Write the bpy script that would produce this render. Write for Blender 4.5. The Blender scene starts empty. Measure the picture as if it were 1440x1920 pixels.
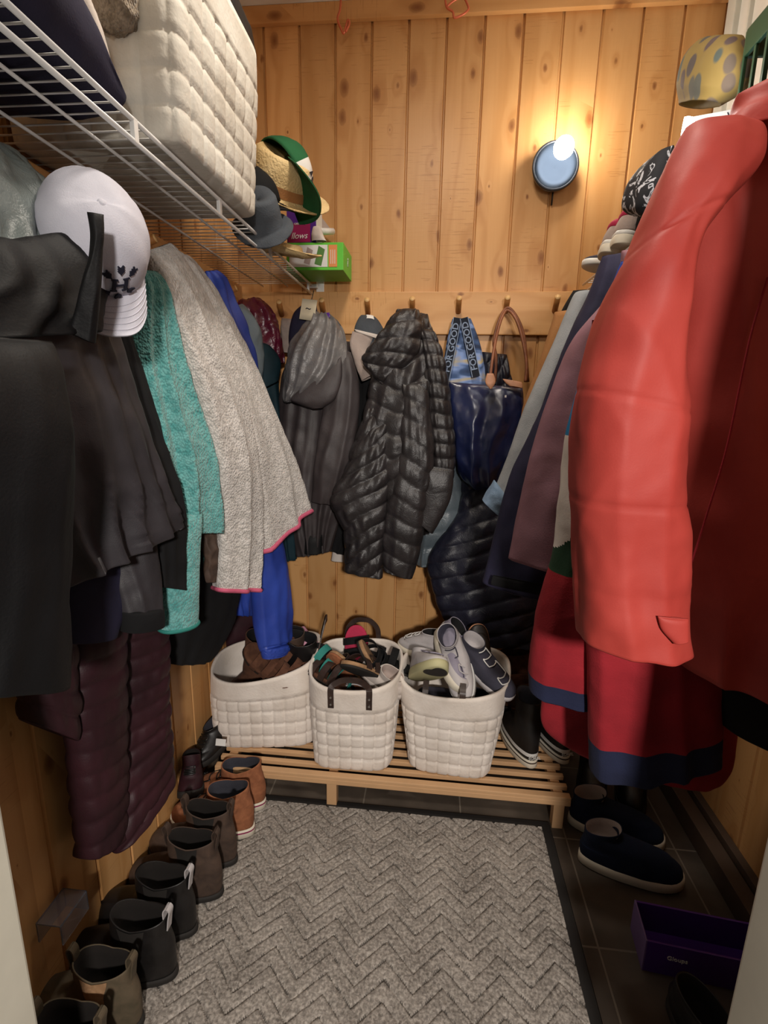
import bpy, bmesh, math, random
from mathutils import Vector, Matrix, noise
random.seed(7)
C = bpy.context.scene.collection
S = bpy.context.scene
PI = math.pi

# ------------------------------------------------------------------ camera
FPX = 945.0; CAMH = 1.35
psi, th_, rho = math.radians(5.6), math.radians(12.5), math.radians(1.1)
cF = Vector((-math.sin(psi)*math.cos(th_), math.cos(psi)*math.cos(th_), -math.sin(th_)))
r0 = Vector((math.cos(psi), math.sin(psi), 0)); u0 = r0.cross(cF)
cR = r0*math.cos(rho)+u0*math.sin(rho); cU = u0*math.cos(rho)-r0*math.sin(rho)
cC = Vector((0, 0, CAMH))
cd = bpy.data.cameras.new('camera'); cam = bpy.data.objects.new('camera', cd); C.objects.link(cam)
cd.sensor_fit = 'HORIZONTAL'; cd.sensor_width = 36; cd.lens = FPX/1440*36; cd.clip_start = .02
M = Matrix((cR, cU, -cF)).transposed().to_4x4(); M.translation = cC; cam.matrix_world = M
S.camera = cam

def P(x, y, Y=None, X=None, Z=None):
    """world point seen at photo pixel (x,y) on the plane Y=, X= or Z="""
    d = cF+cR*((x-720)/FPX)-cU*((y-960)/FPX)
    t = Y/d.y if Y is not None else (X/d.x if X is not None else (Z-CAMH)/d.z)
    return cC+d*t

# ------------------------------------------------------------------ light / exposure
S.view_settings.view_transform = 'Standard'; S.view_settings.look = 'None'
S.view_settings.gamma = 1; S.view_settings.exposure = 0.0
w = bpy.data.worlds.new('world'); S.world = w; w.use_nodes = True
w.node_tree.nodes['Background'].inputs[0].default_value = (1, .93, .85, 1)
w.node_tree.nodes['Background'].inputs[1].default_value = 0.085
def light(name, typ, loc, power, col, size=.1, rot=None, spread=None):
    l = bpy.data.lights.new(name, typ); l.energy = power; l.color = col
    o = bpy.data.objects.new(name, l); o.location = loc; C.objects.link(o)
    if typ == 'AREA': l.size = size; l.shape = 'DISK'
    else: l.shadow_soft_size = size
    if rot: o.rotation_euler = rot
    if spread: l.spread = spread
    return o
light('bulb_light', 'POINT', (.412, 1.955, 2.235), 5.0, (1, .90, .74), .035)
light('shelf_puck_light', 'POINT', (.425, 1.15, 1.93), 1.8, (1, .97, .92), .04)
light('ceiling_light', 'AREA', (-.05, 1.0, 2.645), 13, (1, .90, .78), .22, (0, 0, 0))
# lamp in the hallway behind the photographer; it shines in through the doorway and the jambs cut it off at the sides
hl = light('hallway_lamp', 'SPOT', (.31, -1.05, 1.72), 205, (1, .93, .86), .07)
hl.data.spot_size = math.radians(84); hl.data.spot_blend = 1.0
hl.rotation_euler = (Vector((-.12, 1.5, .25))-hl.location).to_track_quat('-Z', 'Y').to_euler()

# ------------------------------------------------------------------ materials
def newmat(name):
    m = bpy.data.materials.new(name); m.use_nodes = True
    nt = m.node_tree; b = nt.nodes['Principled BSDF']
    return m, nt, b
def srgb(c):
    if isinstance(c, str):
        c = c.lstrip('#'); c = [int(c[i:i+2], 16)/255 for i in (0, 2, 4)]
    return tuple((v/12.92 if v <= .04045 else ((v+.055)/1.055)**2.4) for v in c)+(1,)
def N(nt, t, **k):
    n = nt.nodes.new(t)
    for a, v in k.items():
        if a in n.inputs: n.inputs[a].default_value = v
        else: setattr(n, a, v)
    return n
def mapping(nt, scale=(1, 1, 1), loc=(0, 0, 0), rot=(0, 0, 0), coord='Object'):
    tc = nt.nodes.new('ShaderNodeTexCoord'); mp = nt.nodes.new('ShaderNodeMapping')
    nt.links.new(tc.outputs[coord], mp.inputs[0])
    mp.inputs['Scale'].default_value = scale; mp.inputs['Location'].default_value = loc; mp.inputs['Rotation'].default_value = rot
    return mp.outputs[0]
def ramp(nt, inp, stops):
    r = nt.nodes.new('ShaderNodeValToRGB'); e = r.color_ramp.elements
    while len(e) < len(stops): e.new(.5)
    for i, (p, c) in enumerate(stops): e[i].position = p; e[i].color = c
    nt.links.new(inp, r.inputs[0]); return r.outputs[0]
def g(v): return (v, v, v, 1)
def mixc(nt, fac, a, b, mode='MIX'):
    n = nt.nodes.new('ShaderNodeMix'); n.data_type = 'RGBA'; n.blend_type = mode
    for s, v in ((0, fac), (6, a), (7, b)):
        if hasattr(v, 'links') or hasattr(v, 'is_linked'): nt.links.new(v, n.inputs[s])
        else: n.inputs[s].default_value = v
    return n.outputs[2]
def mth(nt, op, a, b=None):
    n = nt.nodes.new('ShaderNodeMath'); n.operation = op
    for i, v in enumerate((a, b)):
        if v is None: continue
        if hasattr(v, 'is_linked'): nt.links.new(v, n.inputs[i])
        else: n.inputs[i].default_value = v
    return n.outputs[0]
def bump(nt, b, h, strength=.3, dist=.01):
    n = nt.nodes.new('ShaderNodeBump'); n.inputs['Strength'].default_value = strength; n.inputs['Distance'].default_value = dist
    nt.links.new(h, n.inputs['Height']); nt.links.new(n.outputs[0], b.inputs['Normal']); return n

def fabric(name, col, col2=None, rough=.85, scale=220, bs=.25, sheen=0, mott=.12, bd=.002, spec=.3, cr=0):
    m, nt, b = newmat(name)
    c = srgb(col); c2 = srgb(col2) if col2 else tuple(x*(1-mott*1.6) for x in c[:3])+(1,)
    nz = N(nt, 'ShaderNodeTexNoise', Scale=9.0, Detail=5.0); nt.links.new(mapping(nt), nz.inputs[0])
    cc = ramp(nt, nz.outputs[0], [(.35, c2), (.62, c)])
    nt.links.new(cc, b.inputs['Base Color']); b.inputs['Roughness'].default_value = rough
    b.inputs['Specular IOR Level'].default_value = spec
    if sheen: b.inputs['Sheen Weight'].default_value = sheen; b.inputs['Sheen Roughness'].default_value = .4
    n2 = N(nt, 'ShaderNodeTexNoise', Scale=float(scale), Detail=2.0); nt.links.new(mapping(nt), n2.inputs[0])
    h = n2.outputs[0]
    if cr:
        n3 = N(nt, 'ShaderNodeTexNoise', Scale=24.0, Detail=4.0, Distortion=1.2); nt.links.new(mapping(nt), n3.inputs[0])
        a = mth(nt, 'ABSOLUTE', mth(nt, 'SUBTRACT', n3.outputs[0], .5)); h = mth(nt, 'ADD', mth(nt, 'MULTIPLY', h, .25), mth(nt, 'MULTIPLY', a, cr))
    bump(nt, b, h, bs, bd if not cr else .012)
    return m
def fleece(name, col, col2):
    m, nt, b = newmat(name)
    v = N(nt, 'ShaderNodeTexVoronoi', Scale=230.0); nt.links.new(mapping(nt, (1, 1, .7)), v.inputs[0])
    nz = N(nt, 'ShaderNodeTexNoise', Scale=60.0, Detail=5.0); nt.links.new(mapping(nt), nz.inputs[0])
    cc = ramp(nt, nz.outputs[0], [(.35, srgb(col2)), (.6, srgb(col))])
    nt.links.new(mixc(nt, mth(nt, 'MULTIPLY', v.outputs['Distance'], .35), cc, srgb(col2)), b.inputs['Base Color'])
    b.inputs['Roughness'].default_value = 1; b.inputs['Sheen Weight'].default_value = .35; b.inputs['Specular IOR Level'].default_value = .05
    h = mth(nt, 'SUBTRACT', nz.outputs[0], v.outputs['Distance'])
    bump(nt, b, h, .9, .004); return m
def plain(name, col, rough=.5, metal=0, spec=.5, emit=0, alpha=1, trans=0):
    m, nt, b = newmat(name)
    c = srgb(col)
    nz = N(nt, 'ShaderNodeTexNoise', Scale=14.0, Detail=4.0); nt.links.new(mapping(nt), nz.inputs[0])
    cc = ramp(nt, nz.outputs[0], [(.3, tuple(x*.9 for x in c[:3])+(1,)), (.7, c)])
    nt.links.new(cc, b.inputs['Base Color'])
    b.inputs['Roughness'].default_value = rough; b.inputs['Metallic'].default_value = metal
    b.inputs['Specular IOR Level'].default_value = spec
    if emit: b.inputs['Emission Color'].default_value = c; b.inputs['Emission Strength'].default_value = emit
    if trans: b.inputs['Transmission Weight'].default_value = trans
    return m
def leather(name, col, col2, rough=.6, scale=30):
    m, nt, b = newmat(name)
    nz = N(nt, 'ShaderNodeTexNoise', Scale=float(scale), Detail=6.0, Distortion=.6); nt.links.new(mapping(nt), nz.inputs[0])
    nt.links.new(ramp(nt, nz.outputs[0], [(.35, srgb(col2)), (.65, srgb(col))]), b.inputs['Base Color'])
    b.inputs['Roughness'].default_value = rough; bump(nt, b, nz.outputs[0], .35, .003); return m

def pine(name, ax='X', off=0.0, pw=.131, tone=1.0):
    """knotty varnished pine; boards run along Z, board index along ax ('X','Y') or one board ('N', grain along ax2)"""
    m, nt, b = newmat(name)
    tc = nt.nodes.new('ShaderNodeTexCoord'); sp = nt.nodes.new('ShaderNodeSeparateXYZ'); nt.links.new(tc.outputs['Object'], sp.inputs[0])
    if ax in ('X', 'Y'):
        a = sp.outputs[ax]; l = sp.outputs['Z']
        idx = mth(nt, 'FLOOR', mth(nt, 'DIVIDE', mth(nt, 'SUBTRACT', a, off), pw))
    elif ax == 'HX': a = sp.outputs['Z']; l = sp.outputs['X']; idx = mth(nt, 'FLOOR', mth(nt, 'MULTIPLY', a, 0.0))
    else: a = sp.outputs['Z']; l = sp.outputs['Y']; idx = mth(nt, 'FLOOR', mth(nt, 'MULTIPLY', a, 0.0))
    wn = nt.nodes.new('ShaderNodeTexWhiteNoise'); wn.noise_dimensions = '1D'; nt.links.new(idx, wn.inputs['W'])
    rnd = wn.outputs['Value']
    off_l = mth(nt, 'ADD', l, mth(nt, 'MULTIPLY', rnd, 37.0))
    def comb(sa, sl, sz=0.0):
        c = nt.nodes.new('ShaderNodeCombineXYZ')
        nt.links.new(mth(nt, 'MULTIPLY', a, sa), c.inputs[0]); nt.links.new(mth(nt, 'MULTIPLY', off_l, sl), c.inputs[1]); c.inputs[2].default_value = sz
        return c.outputs[0]
    # knots
    vo = N(nt, 'ShaderNodeTexVoronoi', Scale=1.0, Randomness=1.0); vo.voronoi_dimensions = '2D'; nt.links.new(comb(8.0, 4.4), vo.inputs[0])
    kn = N(nt, 'ShaderNodeTexNoise', Scale=1.0, Detail=3.0); nt.links.new(comb(45, 30), kn.inputs[0])
    d = mth(nt, 'ADD', vo.outputs['Distance'], mth(nt, 'MULTIPLY', mth(nt, 'SUBTRACT', kn.outputs[0], .5), .08))
    vsep = nt.nodes.new('ShaderNodeSeparateColor'); nt.links.new(vo.outputs['Color'], vsep.inputs[0])
    rad = mth(nt, 'MULTIPLY', mth(nt, 'POWER', vsep.outputs[0], 1.7), .145)
    q = mth(nt, 'DIVIDE', d, mth(nt, 'ADD', rad, .012))
    knot = ramp(nt, q, [(.0, g(1)), (.62, g(.75)), (.8, g(1)), (1.0, g(.12)), ])
    infl = ramp(nt, q, [(0, g(1)), (.5, g(.9)), (1.0, g(.0))])
    halo = ramp(nt, mth(nt, 'DIVIDE', q, 3.2), [(0, g(1)), (.3, g(.8)), (1.0, g(.0))])
    # grain
    gn = N(nt, 'ShaderNodeTexNoise', Scale=1.0, Detail=3.0, Distortion=.4); nt.links.new(comb(7, .9), gn.inputs[0])
    phase = mth(nt, 'ADD', mth(nt, 'ADD', mth(nt, 'MULTIPLY', gn.outputs[0], 22.0), mth(nt, 'MULTIPLY', a, 55.0)), mth(nt, 'MULTIPLY', halo, 5.0))
    ring = mth(nt, 'POWER', mth(nt, 'ADD', mth(nt, 'MULTIPLY', mth(nt, 'SINE', phase), .5), .5), 2.0)
    fib = N(nt, 'ShaderNodeTexNoise', Scale=1.0, Detail=5.0); nt.links.new(comb(160, 5), fib.inputs[0])
    saw = N(nt, 'ShaderNodeTexNoise', Scale=1.0, Detail=3.0); nt.links.new(comb(9, 190), saw.inputs[0])
    pat = N(nt, 'ShaderNodeTexNoise', Scale=1.0, Detail=2.0); nt.links.new(comb(3, 2.2), pat.inputs[0])
    t = tone
    light_c = tuple(x*t for x in srgb('#D6A46C')[:3])+(1,); mid = tuple(x*t for x in srgb('#C08A50')[:3])+(1,); dk = srgb('#7A4722')
    base = mixc(nt, mth(nt, 'MULTIPLY', ring, .55), light_c, mid)
    base = mixc(nt, mth(nt, 'MULTIPLY', fib.outputs[0], .35), base, mid)
    base = mixc(nt, mth(nt, 'MULTIPLY', mth(nt, 'GREATER_THAN', saw.outputs[0], .62), mth(nt, 'MULTIPLY', mth(nt, 'GREATER_THAN', pat.outputs[0], .53), .35)), base, srgb('#A06A38'))
    bri = ramp(nt, rnd, [(0, g(.82)), (1, g(1.06))])
    base = mixc(nt, 1.0, base, bri, 'MULTIPLY')
    base = mixc(nt, mth(nt, 'MULTIPLY', mth(nt, 'MULTIPLY', halo, vsep.outputs[0]), .35), base, srgb('#9C6230'))
    base = mixc(nt, mth(nt, 'MULTIPLY', mth(nt, 'MULTIPLY', infl, knot), .9), base, dk)
    nt.links.new(base, b.inputs['Base Color']); b.inputs['Roughness'].default_value = .42; b.inputs['Specular IOR Level'].default_value = .35
    hh = mth(nt, 'ADD', mth(nt, 'MULTIPLY', saw.outputs[0], .6), mth(nt, 'MULTIPLY', fib.outputs[0], .5))
    bump(nt, b, hh, .25, .0015); return m

MT = {}
MT['pine_back'] = pine('pine boards back', 'X', -.541-.131*20); MT['pine_left'] = pine('pine boards side', 'Y', 0)
MT['pine_h'] = pine('pine rail', 'HX', tone=1.05); MT['pine_hy'] = pine('pine rail side', 'HY', tone=1.0)
MT['white_wire'] = plain('white vinyl wire', '#E4E4E2', .35)
MT['white_paint'] = plain('white paint', '#DCDCD4', .5)
MT['cream_paint'] = plain('cream painted jamb', '#D8D4C4', .55)
MT['felt'] = fabric('cream felt', '#E6DDD4', '#D4C9BE', rough=1, scale=120, bs=.5, mott=.1, bd=.002, sheen=.2)
MT['feltb'] = fabric('ivory felt', '#D9D6CC', '#C4BEB2', rough=1, scale=120, bs=.5, bd=.002)
MT['brown_leather'] = leather('dark brown leather', '#3A2A24', '#2A1E1A', .45)
MT['rivet'] = plain('nickel rivet', '#C8C8C8', .25, 1)
MT['black_rubber'] = plain('black rubber', '#1B1918', .7)
MT['copper'] = plain('copper pink wire', '#D4704E', .35, .3)
MT['red'] = fabric('red nylon', '#A83E36', '#9C352E', .6, 400, .12, mott=.1, bd=.001)
MT['red2'] = fabric('crimson cotton', '#8E1E27', '#7A1820', .9, 300, .3)
MT['navyhem'] = fabric('navy rib', '#20253F', '#191D33', .95, 300, .4)
MT['mauve'] = fabric('mauve shell', '#86606A', '#79545B', .8, 300, .2, mott=.08)
MT['navy'] = fabric('navy shell', '#26243B', '#1E1D30', .8, 300, .2)
MT['denimgrey'] = fabric('faded denim inside', '#A3A5A8', '#909396', .95, 350, .5)
MT['denimblue'] = fabric('washed denim', '#8CA3BC', '#6F8AA8', .95, 350, .5)
MT['tan'] = fabric('tan wool', '#A8774A', '#98693F', .95, 250, .4)
MT['royal'] = fabric('royal blue cotton', '#26429A', '#1E3580', .8, 300, .2)
MT['cyan'] = fabric('ocean blue cotton', '#1D73A4', '#17648F', .8, 300, .2)
MT['offwhite'] = fabric('off white cotton', '#CFC6BE', '#BFB4AC', .9, 300, .2)
MT['dgreen'] = fabric('bottle green cotton', '#1F3A26', '#19301F', .9, 300, .2)
MT['charcoal'] = fabric('charcoal ripstop', '#322F33', '#29272A', .55, 500, .15, spec=.5, cr=.5)
MT['greylining'] = fabric('grey coated lining', '#7C8482', '#6A7270', .4, 300, .3, spec=.5, cr=1.0)
MT['blacksh'] = fabric('black shell', '#0D0D0F', '#09090B', .65, 300, .15, cr=.4)
MT['blackmat'] = fabric('matte black fabric', '#121214', '#0C0C0E', .9, 300, .2)
MT['greyshiny'] = fabric('slate satin nylon', '#6E6C6C', '#5C5A5B', .35, 300, .3, spec=.6, cr=1.0)
MT['brownblack'] = fabric('brown black nylon', '#3B3435', '#302A2B', .55, 300, .15, spec=.5, cr=.5)
MT['teal'] = fleece('teal fleece', '#72ADAA', '#4E918F')
MT['tealtrim'] = fabric('teal binding', '#2F7F77', None, .8)
MT['greyfl'] = fleece('light grey fleece', '#D0CBC6', '#AEA9A3')
MT['pink'] = fabric('pink binding', '#C65B78', None, .7)
MT['blue'] = fabric('cobalt nylon', '#2E48A6', '#263C92', .5, 300, .15, spec=.5, cr=.35)
MT['darkteal'] = fabric('deep teal shell', '#12303A', '#0D252D', .7, 300, .15, cr=.3)
MT['greyblue'] = fabric('pale slate nylon', '#77848B', '#667279', .5, 300, .15, cr=.5)
MT['burg'] = fabric('burgundy satin', '#5E1730', '#4A1025', .3, 200, .3, spec=.7, cr=1.2)
MT['plum'] = fabric('plum down nylon', '#33181F', '#271218', .55, 300, .15, cr=.3)
MT['puff'] = fabric('black down nylon', '#2A2627', '#201D1E', .42, 300, .25, spec=.5, cr=.9)
MT['puff2'] = fabric('ink down nylon', '#1C1D2B', '#151622', .42, 300, .25, spec=.5, cr=.9)
MT['silver'] = fabric('steel grey nylon', '#5E6970', '#4E585F', .38, 300, .25, spec=.6, cr=.8)
MT['totenavy'] = fabric('navy coated nylon', '#1B2347', '#161C3A', .28, 600, .1, spec=.7)
MT['caramel'] = leather('caramel leather', '#8A5234', '#6E3E26', .45)
MT['tanpatch'] = leather('pale tan leather', '#B98564', '#A67454', .5)
MT['capwhite'] = fabric('white cap twill', '#CFCFDA', '#BFBFCB', .9, 500, .25)
MT['ink'] = plain('ink navy thread', '#15172B', .8)
MT['straw'] = fabric('woven straw', '#D8BE8C', '#B89A66', .8, 160, .9, bd=.004)
MT['capgreen'] = fabric('green cap twill', '#1E5A34', '#184B2B', .85, 400, .3)
MT['feltgrey'] = fabric('slate wool felt', '#4A4F55', '#3E4248', 1, 250, .5)
MT['purple'] = plain('purple carton', '#4A1E7C', .35)
MT['magenta'] = plain('magenta carton', '#8C1E52', .35)
MT['boxwhite'] = plain('white carton', '#D9D8D4', .45)
MT['boxgreen'] = plain('green carton', '#5FC03A', .45)
MT['boxorange'] = plain('orange carton', '#D98A4E', .45)
MT['boxdkgreen'] = plain('dark green print', '#4F7A3A', .45)
MT['blackplastic'] = plain('black plastic', '#151515', .35)
MT['crategreen'] = plain('forest green crate', '#16301F', .35)
MT['sole_white'] = plain('chalk rubber', '#D6CEBC', .7)
MT['sole_dark'] = plain('dark rubber', '#1E1A17', .8)
MT['suede_o'] = leather('rust suede', '#9A6140', '#7E4C30', .95, 40)
MT['suede_b'] = leather('brown suede', '#5E3B28', '#4A2C1D', .95, 40)
MT['suede_d'] = leather('taupe leather', '#4C3A2F', '#382A22', .75, 30)
MT['suede_t'] = leather('sand leather', '#5C4E3C', '#49402F', .8, 30)
MT['black_l'] = leather('black leather', '#191717', '#110F0F', .45, 30)
MT['navyknit'] = fabric('navy wool knit', '#141D33', '#0F1626', 1, 300, .6)
MT['lininggrey'] = fabric('greige lining', '#A99A92', '#968780', 1, 200, .4)
MT['linechar'] = fabric('slate lining', '#3A3A42', '#2E2E35', 1, 200, .4)
MT['bootlining'] = fabric('dark boot lining', '#1E1A18', None, 1)
MT['sneakgrey'] = fabric('pale grey mesh', '#B9B4B4', '#A29D9E', .9, 400, .5)
MT['sneaklil'] = fabric('lilac grey mesh', '#8F8A98', '#7A7584', .9, 400, .5)
MT['sneakdark'] = fabric('slate mesh', '#3C3B47', '#302F3A', .9, 400, .5)
MT['cork'] = leather('cork footbed', '#A88360', '#8E6C4C', .9, 60)
MT['lime'] = plain('lime rubber', '#B9B48A', .7)
MT['raspberry'] = fabric('raspberry canvas', '#B02A4C', None, .8)
MT['pinkstrap'] = fabric('pink webbing', '#C58FA6', None, .8)
MT['mintstrap'] = fabric('mint webbing', '#6E9E92', None, .8)
MT['hangerwood'] = plain('beech hanger wood', '#C9A07C', .45)
MT['benchwood'] = plain('pale bench pine', '#C79E74', .55)
MT['peg'] = plain('turned oak peg', '#A9713C', .4)
MT['pegend'] = plain('pale peg end grain', '#D8AE74', .5)
MT['dishrim'] = plain('gunmetal dish', '#3B3E44', .35, .6)
MT['dish'] = plain('polished dish', '#333B45', .3, .85)
MT['bulb'] = plain('lit bulb', '#FFFFFF', .3, emit=14)
MT['clear'] = plain('clear plastic', '#E4E9F7', .08, trans=.95)
MT['tagcream'] = plain('cream hang tag', '#D9CDB0', .6)
MT['white_th'] = plain('white print', '#E4E2DE', .6)
MT['bluegrey_print'] = plain('pale slate print', '#7C8CA6', .7)
MT['strapnavy'] = fabric('dark navy webbing', '#141B2A', '#10151F', .8)

def tile_mat():
    m, nt, b = newmat('slate floor tile')
    br = N(nt, 'ShaderNodeTexBrick'); br.offset = 0; br.inputs['Scale'].default_value = 1.0
    br.inputs['Brick Width'].default_value = .33; br.inputs['Row Height'].default_value = .33
    br.inputs['Mortar Size'].default_value = .003; br.inputs['Mortar Smooth'].default_value = .3
    nt.links.new(mapping(nt, (1, 1, 1), (-.07+.33*4, -.165+.33*4, 0)), br.inputs[0])
    nz = N(nt, 'ShaderNodeTexNoise', Scale=7.0, Detail=8.0); nt.links.new(mapping(nt), nz.inputs[0])
    tcx = ramp(nt, nz.outputs[0], [(.3, srgb('#3A322B')), (.7, srgb('#584E44'))])
    c = mixc(nt, br.outputs['Fac'], tcx, srgb('#6E655A'))
    # white dried salt stains near the bench
    st = N(nt, 'ShaderNodeTexNoise', Scale=11.0, Detail=9.0, Distortion=1.5); nt.links.new(mapping(nt), st.inputs[0])
    e = ramp(nt, mth(nt, 'ABSOLUTE', mth(nt, 'SUBTRACT', st.outputs[0], .52)), [(0, g(1)), (.035, g(.7)), (.09, g(0))])
    sp = nt.nodes.new('ShaderNodeSeparateXYZ'); nt.links.new(mapping(nt), sp.inputs[0])
    mY = ramp(nt, mth(nt, 'MULTIPLY', mth(nt, 'ABSOLUTE', mth(nt, 'SUBTRACT', sp.outputs[1], 1.51)), 4.0), [(.3, g(1)), (1.0, g(0))])
    mX = ramp(nt, mth(nt, 'ADD', sp.outputs[0], .5), [(.62, g(1)), (.92, g(0))])
    c = mixc(nt, mth(nt, 'MULTIPLY', mth(nt, 'MULTIPLY', e, mY), mX), c, srgb('#D9CCC0'))
    nt.links.new(c, b.inputs['Base Color']); b.inputs['Roughness'].default_value = .6
    bump(nt, b, mth(nt, 'SUBTRACT', nz.outputs[0], br.outputs['Fac']), .3, .004); return m
MT['tile'] = tile_mat()
def mat_mat():
    m, nt, b = newmat('grey ribbed mat pile')
    nz = N(nt, 'ShaderNodeTexNoise', Scale=150.0, Detail=8.0, Distortion=.4); nt.links.new(mapping(nt), nz.inputs[0])
    n2 = N(nt, 'ShaderNodeTexNoise', Scale=9.0, Detail=4.0); nt.links.new(mapping(nt), n2.inputs[0])
    c = ramp(nt, nz.outputs[0], [(.32, srgb('#4E4843')), (.5, srgb('#89827B')), (.68, srgb('#B9B1A8'))])
    c = mixc(nt, .35, c, ramp(nt, n2.outputs[0], [(.35, srgb('#6E6862')), (.65, srgb('#A39C94'))]))
    nt.links.new(c, b.inputs['Base Color']); b.inputs['Roughness'].default_value = 1; b.inputs['Specular IOR Level'].default_value = .1
    bump(nt, b, nz.outputs[0], .5, .002); return m
MT['mat'] = mat_mat()
def leopard():
    m, nt, b = newmat('painted petal cloth')
    v = N(nt, 'ShaderNodeTexVoronoi', Scale=24.0); nt.links.new(mapping(nt, (1, 1, .7)), v.inputs[0])
    s = nt.nodes.new('ShaderNodeSeparateColor'); nt.links.new(v.outputs['Color'], s.inputs[0])
    blob = ramp(nt, v.outputs['Distance'], [(.38, g(1)), (.45, g(0))])
    bc = ramp(nt, s.outputs[0], [(.2, srgb('#4A3A38')), (.5, srgb('#3E4842')), (.9, srgb('#54463A'))])
    c = mixc(nt, blob, srgb('#77622F'), bc); nt.links.new(c, b.inputs['Base Color']); b.inputs['Roughness'].default_value = .8
    return m
MT['petal'] = leopard()
def ikat():
    m, nt, b = newmat('blue patterned canvas')
    nz = N(nt, 'ShaderNodeTexNoise', Scale=3.0, Detail=2.0, Distortion=.8); nt.links.new(mapping(nt, (2.2, 2.2, 6)), nz.inputs[0])
    c = ramp(nt, nz.outputs[0], [(.36, srgb('#26334E')), (.46, srgb('#3D547C')), (.54, srgb('#7E97C8')), (.62, srgb('#B9A878')), (.72, srgb('#4A5A60'))])
    nt.links.new(c, b.inputs['Base Color']); b.inputs['Roughness'].default_value = .9; return m
MT['ikat'] = ikat()
def skullpat():
    m, nt, b = newmat('black white printed fabric')
    v = N(nt, 'ShaderNodeTexNoise', Scale=26.0, Detail=3.0, Distortion=2.0); nt.links.new(mapping(nt), v.inputs[0])
    nt.links.new(ramp(nt, v.outputs[0], [(.52, srgb('#15151A')), (.55, srgb('#B8B8BE')), (.6, srgb('#B8B8BE')), (.63, srgb('#15151A'))]), b.inputs['Base Color'])
    b.inputs['Roughness'].default_value = .8; return m
MT['print'] = skullpat()

# ------------------------------------------------------------------ object helpers
def tag(o, label=None, cat=None, group=None, kind=None):
    if label: o['label'] = label
    if cat: o['category'] = cat
    if group: o['group'] = group
    if kind: o['kind'] = kind
    return o
def thing(name, label, cat, loc=(0, 0, 0), rot=(0, 0, 0), group=None):
    o = bpy.data.objects.new(name, None); C.objects.link(o); o.empty_display_size = .05
    o.location = loc; o.rotation_euler = rot; return tag(o, label, cat, group)
def mesh(name, vs, fs, mats, parent=None, smooth=True, mi=None, local=False, origin=None):
    me = bpy.data.meshes.new(name)
    if local: off = Vector((0, 0, 0))
    elif parent is not None:
        p = parent; off = Vector((0, 0, 0))
        while p is not None: off += p.location; p = p.parent
    elif origin is not None: off = Vector(origin)
    else: off = Vector((0, 0, 0))
    me.from_pydata([tuple(Vector(v)-off) for v in vs], [], fs)
    ml = mats if isinstance(mats, (list, tuple)) else [mats]
    for m in ml: me.materials.append(MT[m] if isinstance(m, str) else m)
    if mi: me.polygons.foreach_set('material_index', mi)
    if smooth: me.polygons.foreach_set('use_smooth', [True]*len(me.polygons))
    me.update()
    o = bpy.data.objects.new(name, me); C.objects.link(o)
    if parent is not None: o.parent = parent
    else: o.location = off
    return o
def from_bm(name, bm, mats, parent=None, smooth=False, local=True, mi=None):
    vs = [v.co.copy() for v in bm.verts]; bm.verts.index_update(); fs = [[v.index for v in f.verts] for f in bm.faces]
    mi = [f.material_index for f in bm.faces]
    bm.free(); return mesh(name, vs, fs, mats, parent, smooth, mi, local)
def bm_box(bm, c, s, rot=None, bev=0, mi=0):
    r = bmesh.ops.create_cube(bm, size=1); vs = r['verts']
    M_ = Matrix.Translation(Vector(c)) @ (rot.to_4x4() if rot is not None else Matrix()) @ Matrix.Diagonal((s[0], s[1], s[2], 1))
    bmesh.ops.transform(bm, matrix=M_, verts=vs)
    fs = set(f for v in vs for f in v.link_faces)
    for f in fs: f.material_index = mi
    if bev:
        es = set(e for v in vs for e in v.link_edges)
        bmesh.ops.bevel(bm, geom=list(es), offset=bev, segments=2, affect='EDGES', profile=.6)
def box(name, c, s, mat, parent=None, rot=None, bev=.002, local=False):
    bm = bmesh.new(); bm_box(bm, (0, 0, 0), s, rot, bev)
    vs = [v.co+Vector(c) for v in bm.verts]; bm.verts.index_update(); fs = [[v.index for v in f.verts] for f in bm.faces]; bm.free()
    if parent is None: return mesh(name, vs, fs, mat, None, False, origin=c)
    return mesh(name, vs, fs, mat, parent, False, local=local)
def tube_vf(pts, r, n=8, cap=True, flat=None):
    """tube along pts; r float or list; flat=(wx,wy) elliptical cross-section half sizes with given normal guess"""
    pts = [Vector(p) for p in pts]; vs = []; fs = []
    up = Vector((0, 0, 1)); prev = None
    for i, p in enumerate(pts):
        a = pts[max(0, i-1)]; b = pts[min(len(pts)-1, i+1)]; t = (b-a).normalized()
        if prev is None:
            nn = t.cross(up)
            if nn.length < .1: nn = t.cross(Vector((1, 0, 0)))
        else: nn = prev-t*prev.dot(t)
        nn.normalize(); prev = nn; bb = t.cross(nn)
        rr = r[i] if isinstance(r, (list, tuple)) else r
        for k in range(n):
            an = 2*PI*k/n
            if flat: vs.append(p+nn*math.cos(an)*flat[0]+bb*math.sin(an)*flat[1])
            else: vs.append(p+nn*math.cos(an)*rr+bb*math.sin(an)*rr)
    for i in range(len(pts)-1):
        for k in range(n): fs.append([i*n+k, i*n+(k+1) % n, (i+1)*n+(k+1) % n, (i+1)*n+k])
    if cap: fs.append(list(range(n))[::-1]); fs.append([(len(pts)-1)*n+k for k in range(n)])
    return vs, fs
def tube(name, pts, r, mat, parent=None, n=8, flat=None, local=False, origin=None):
    vs, fs = tube_vf(pts, r, n, True, flat)
    if parent is None and origin is None and not local: origin = tuple(Vector(pts[0]))
    return mesh(name, vs, fs, mat, parent, True, local=local, origin=origin)
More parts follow.
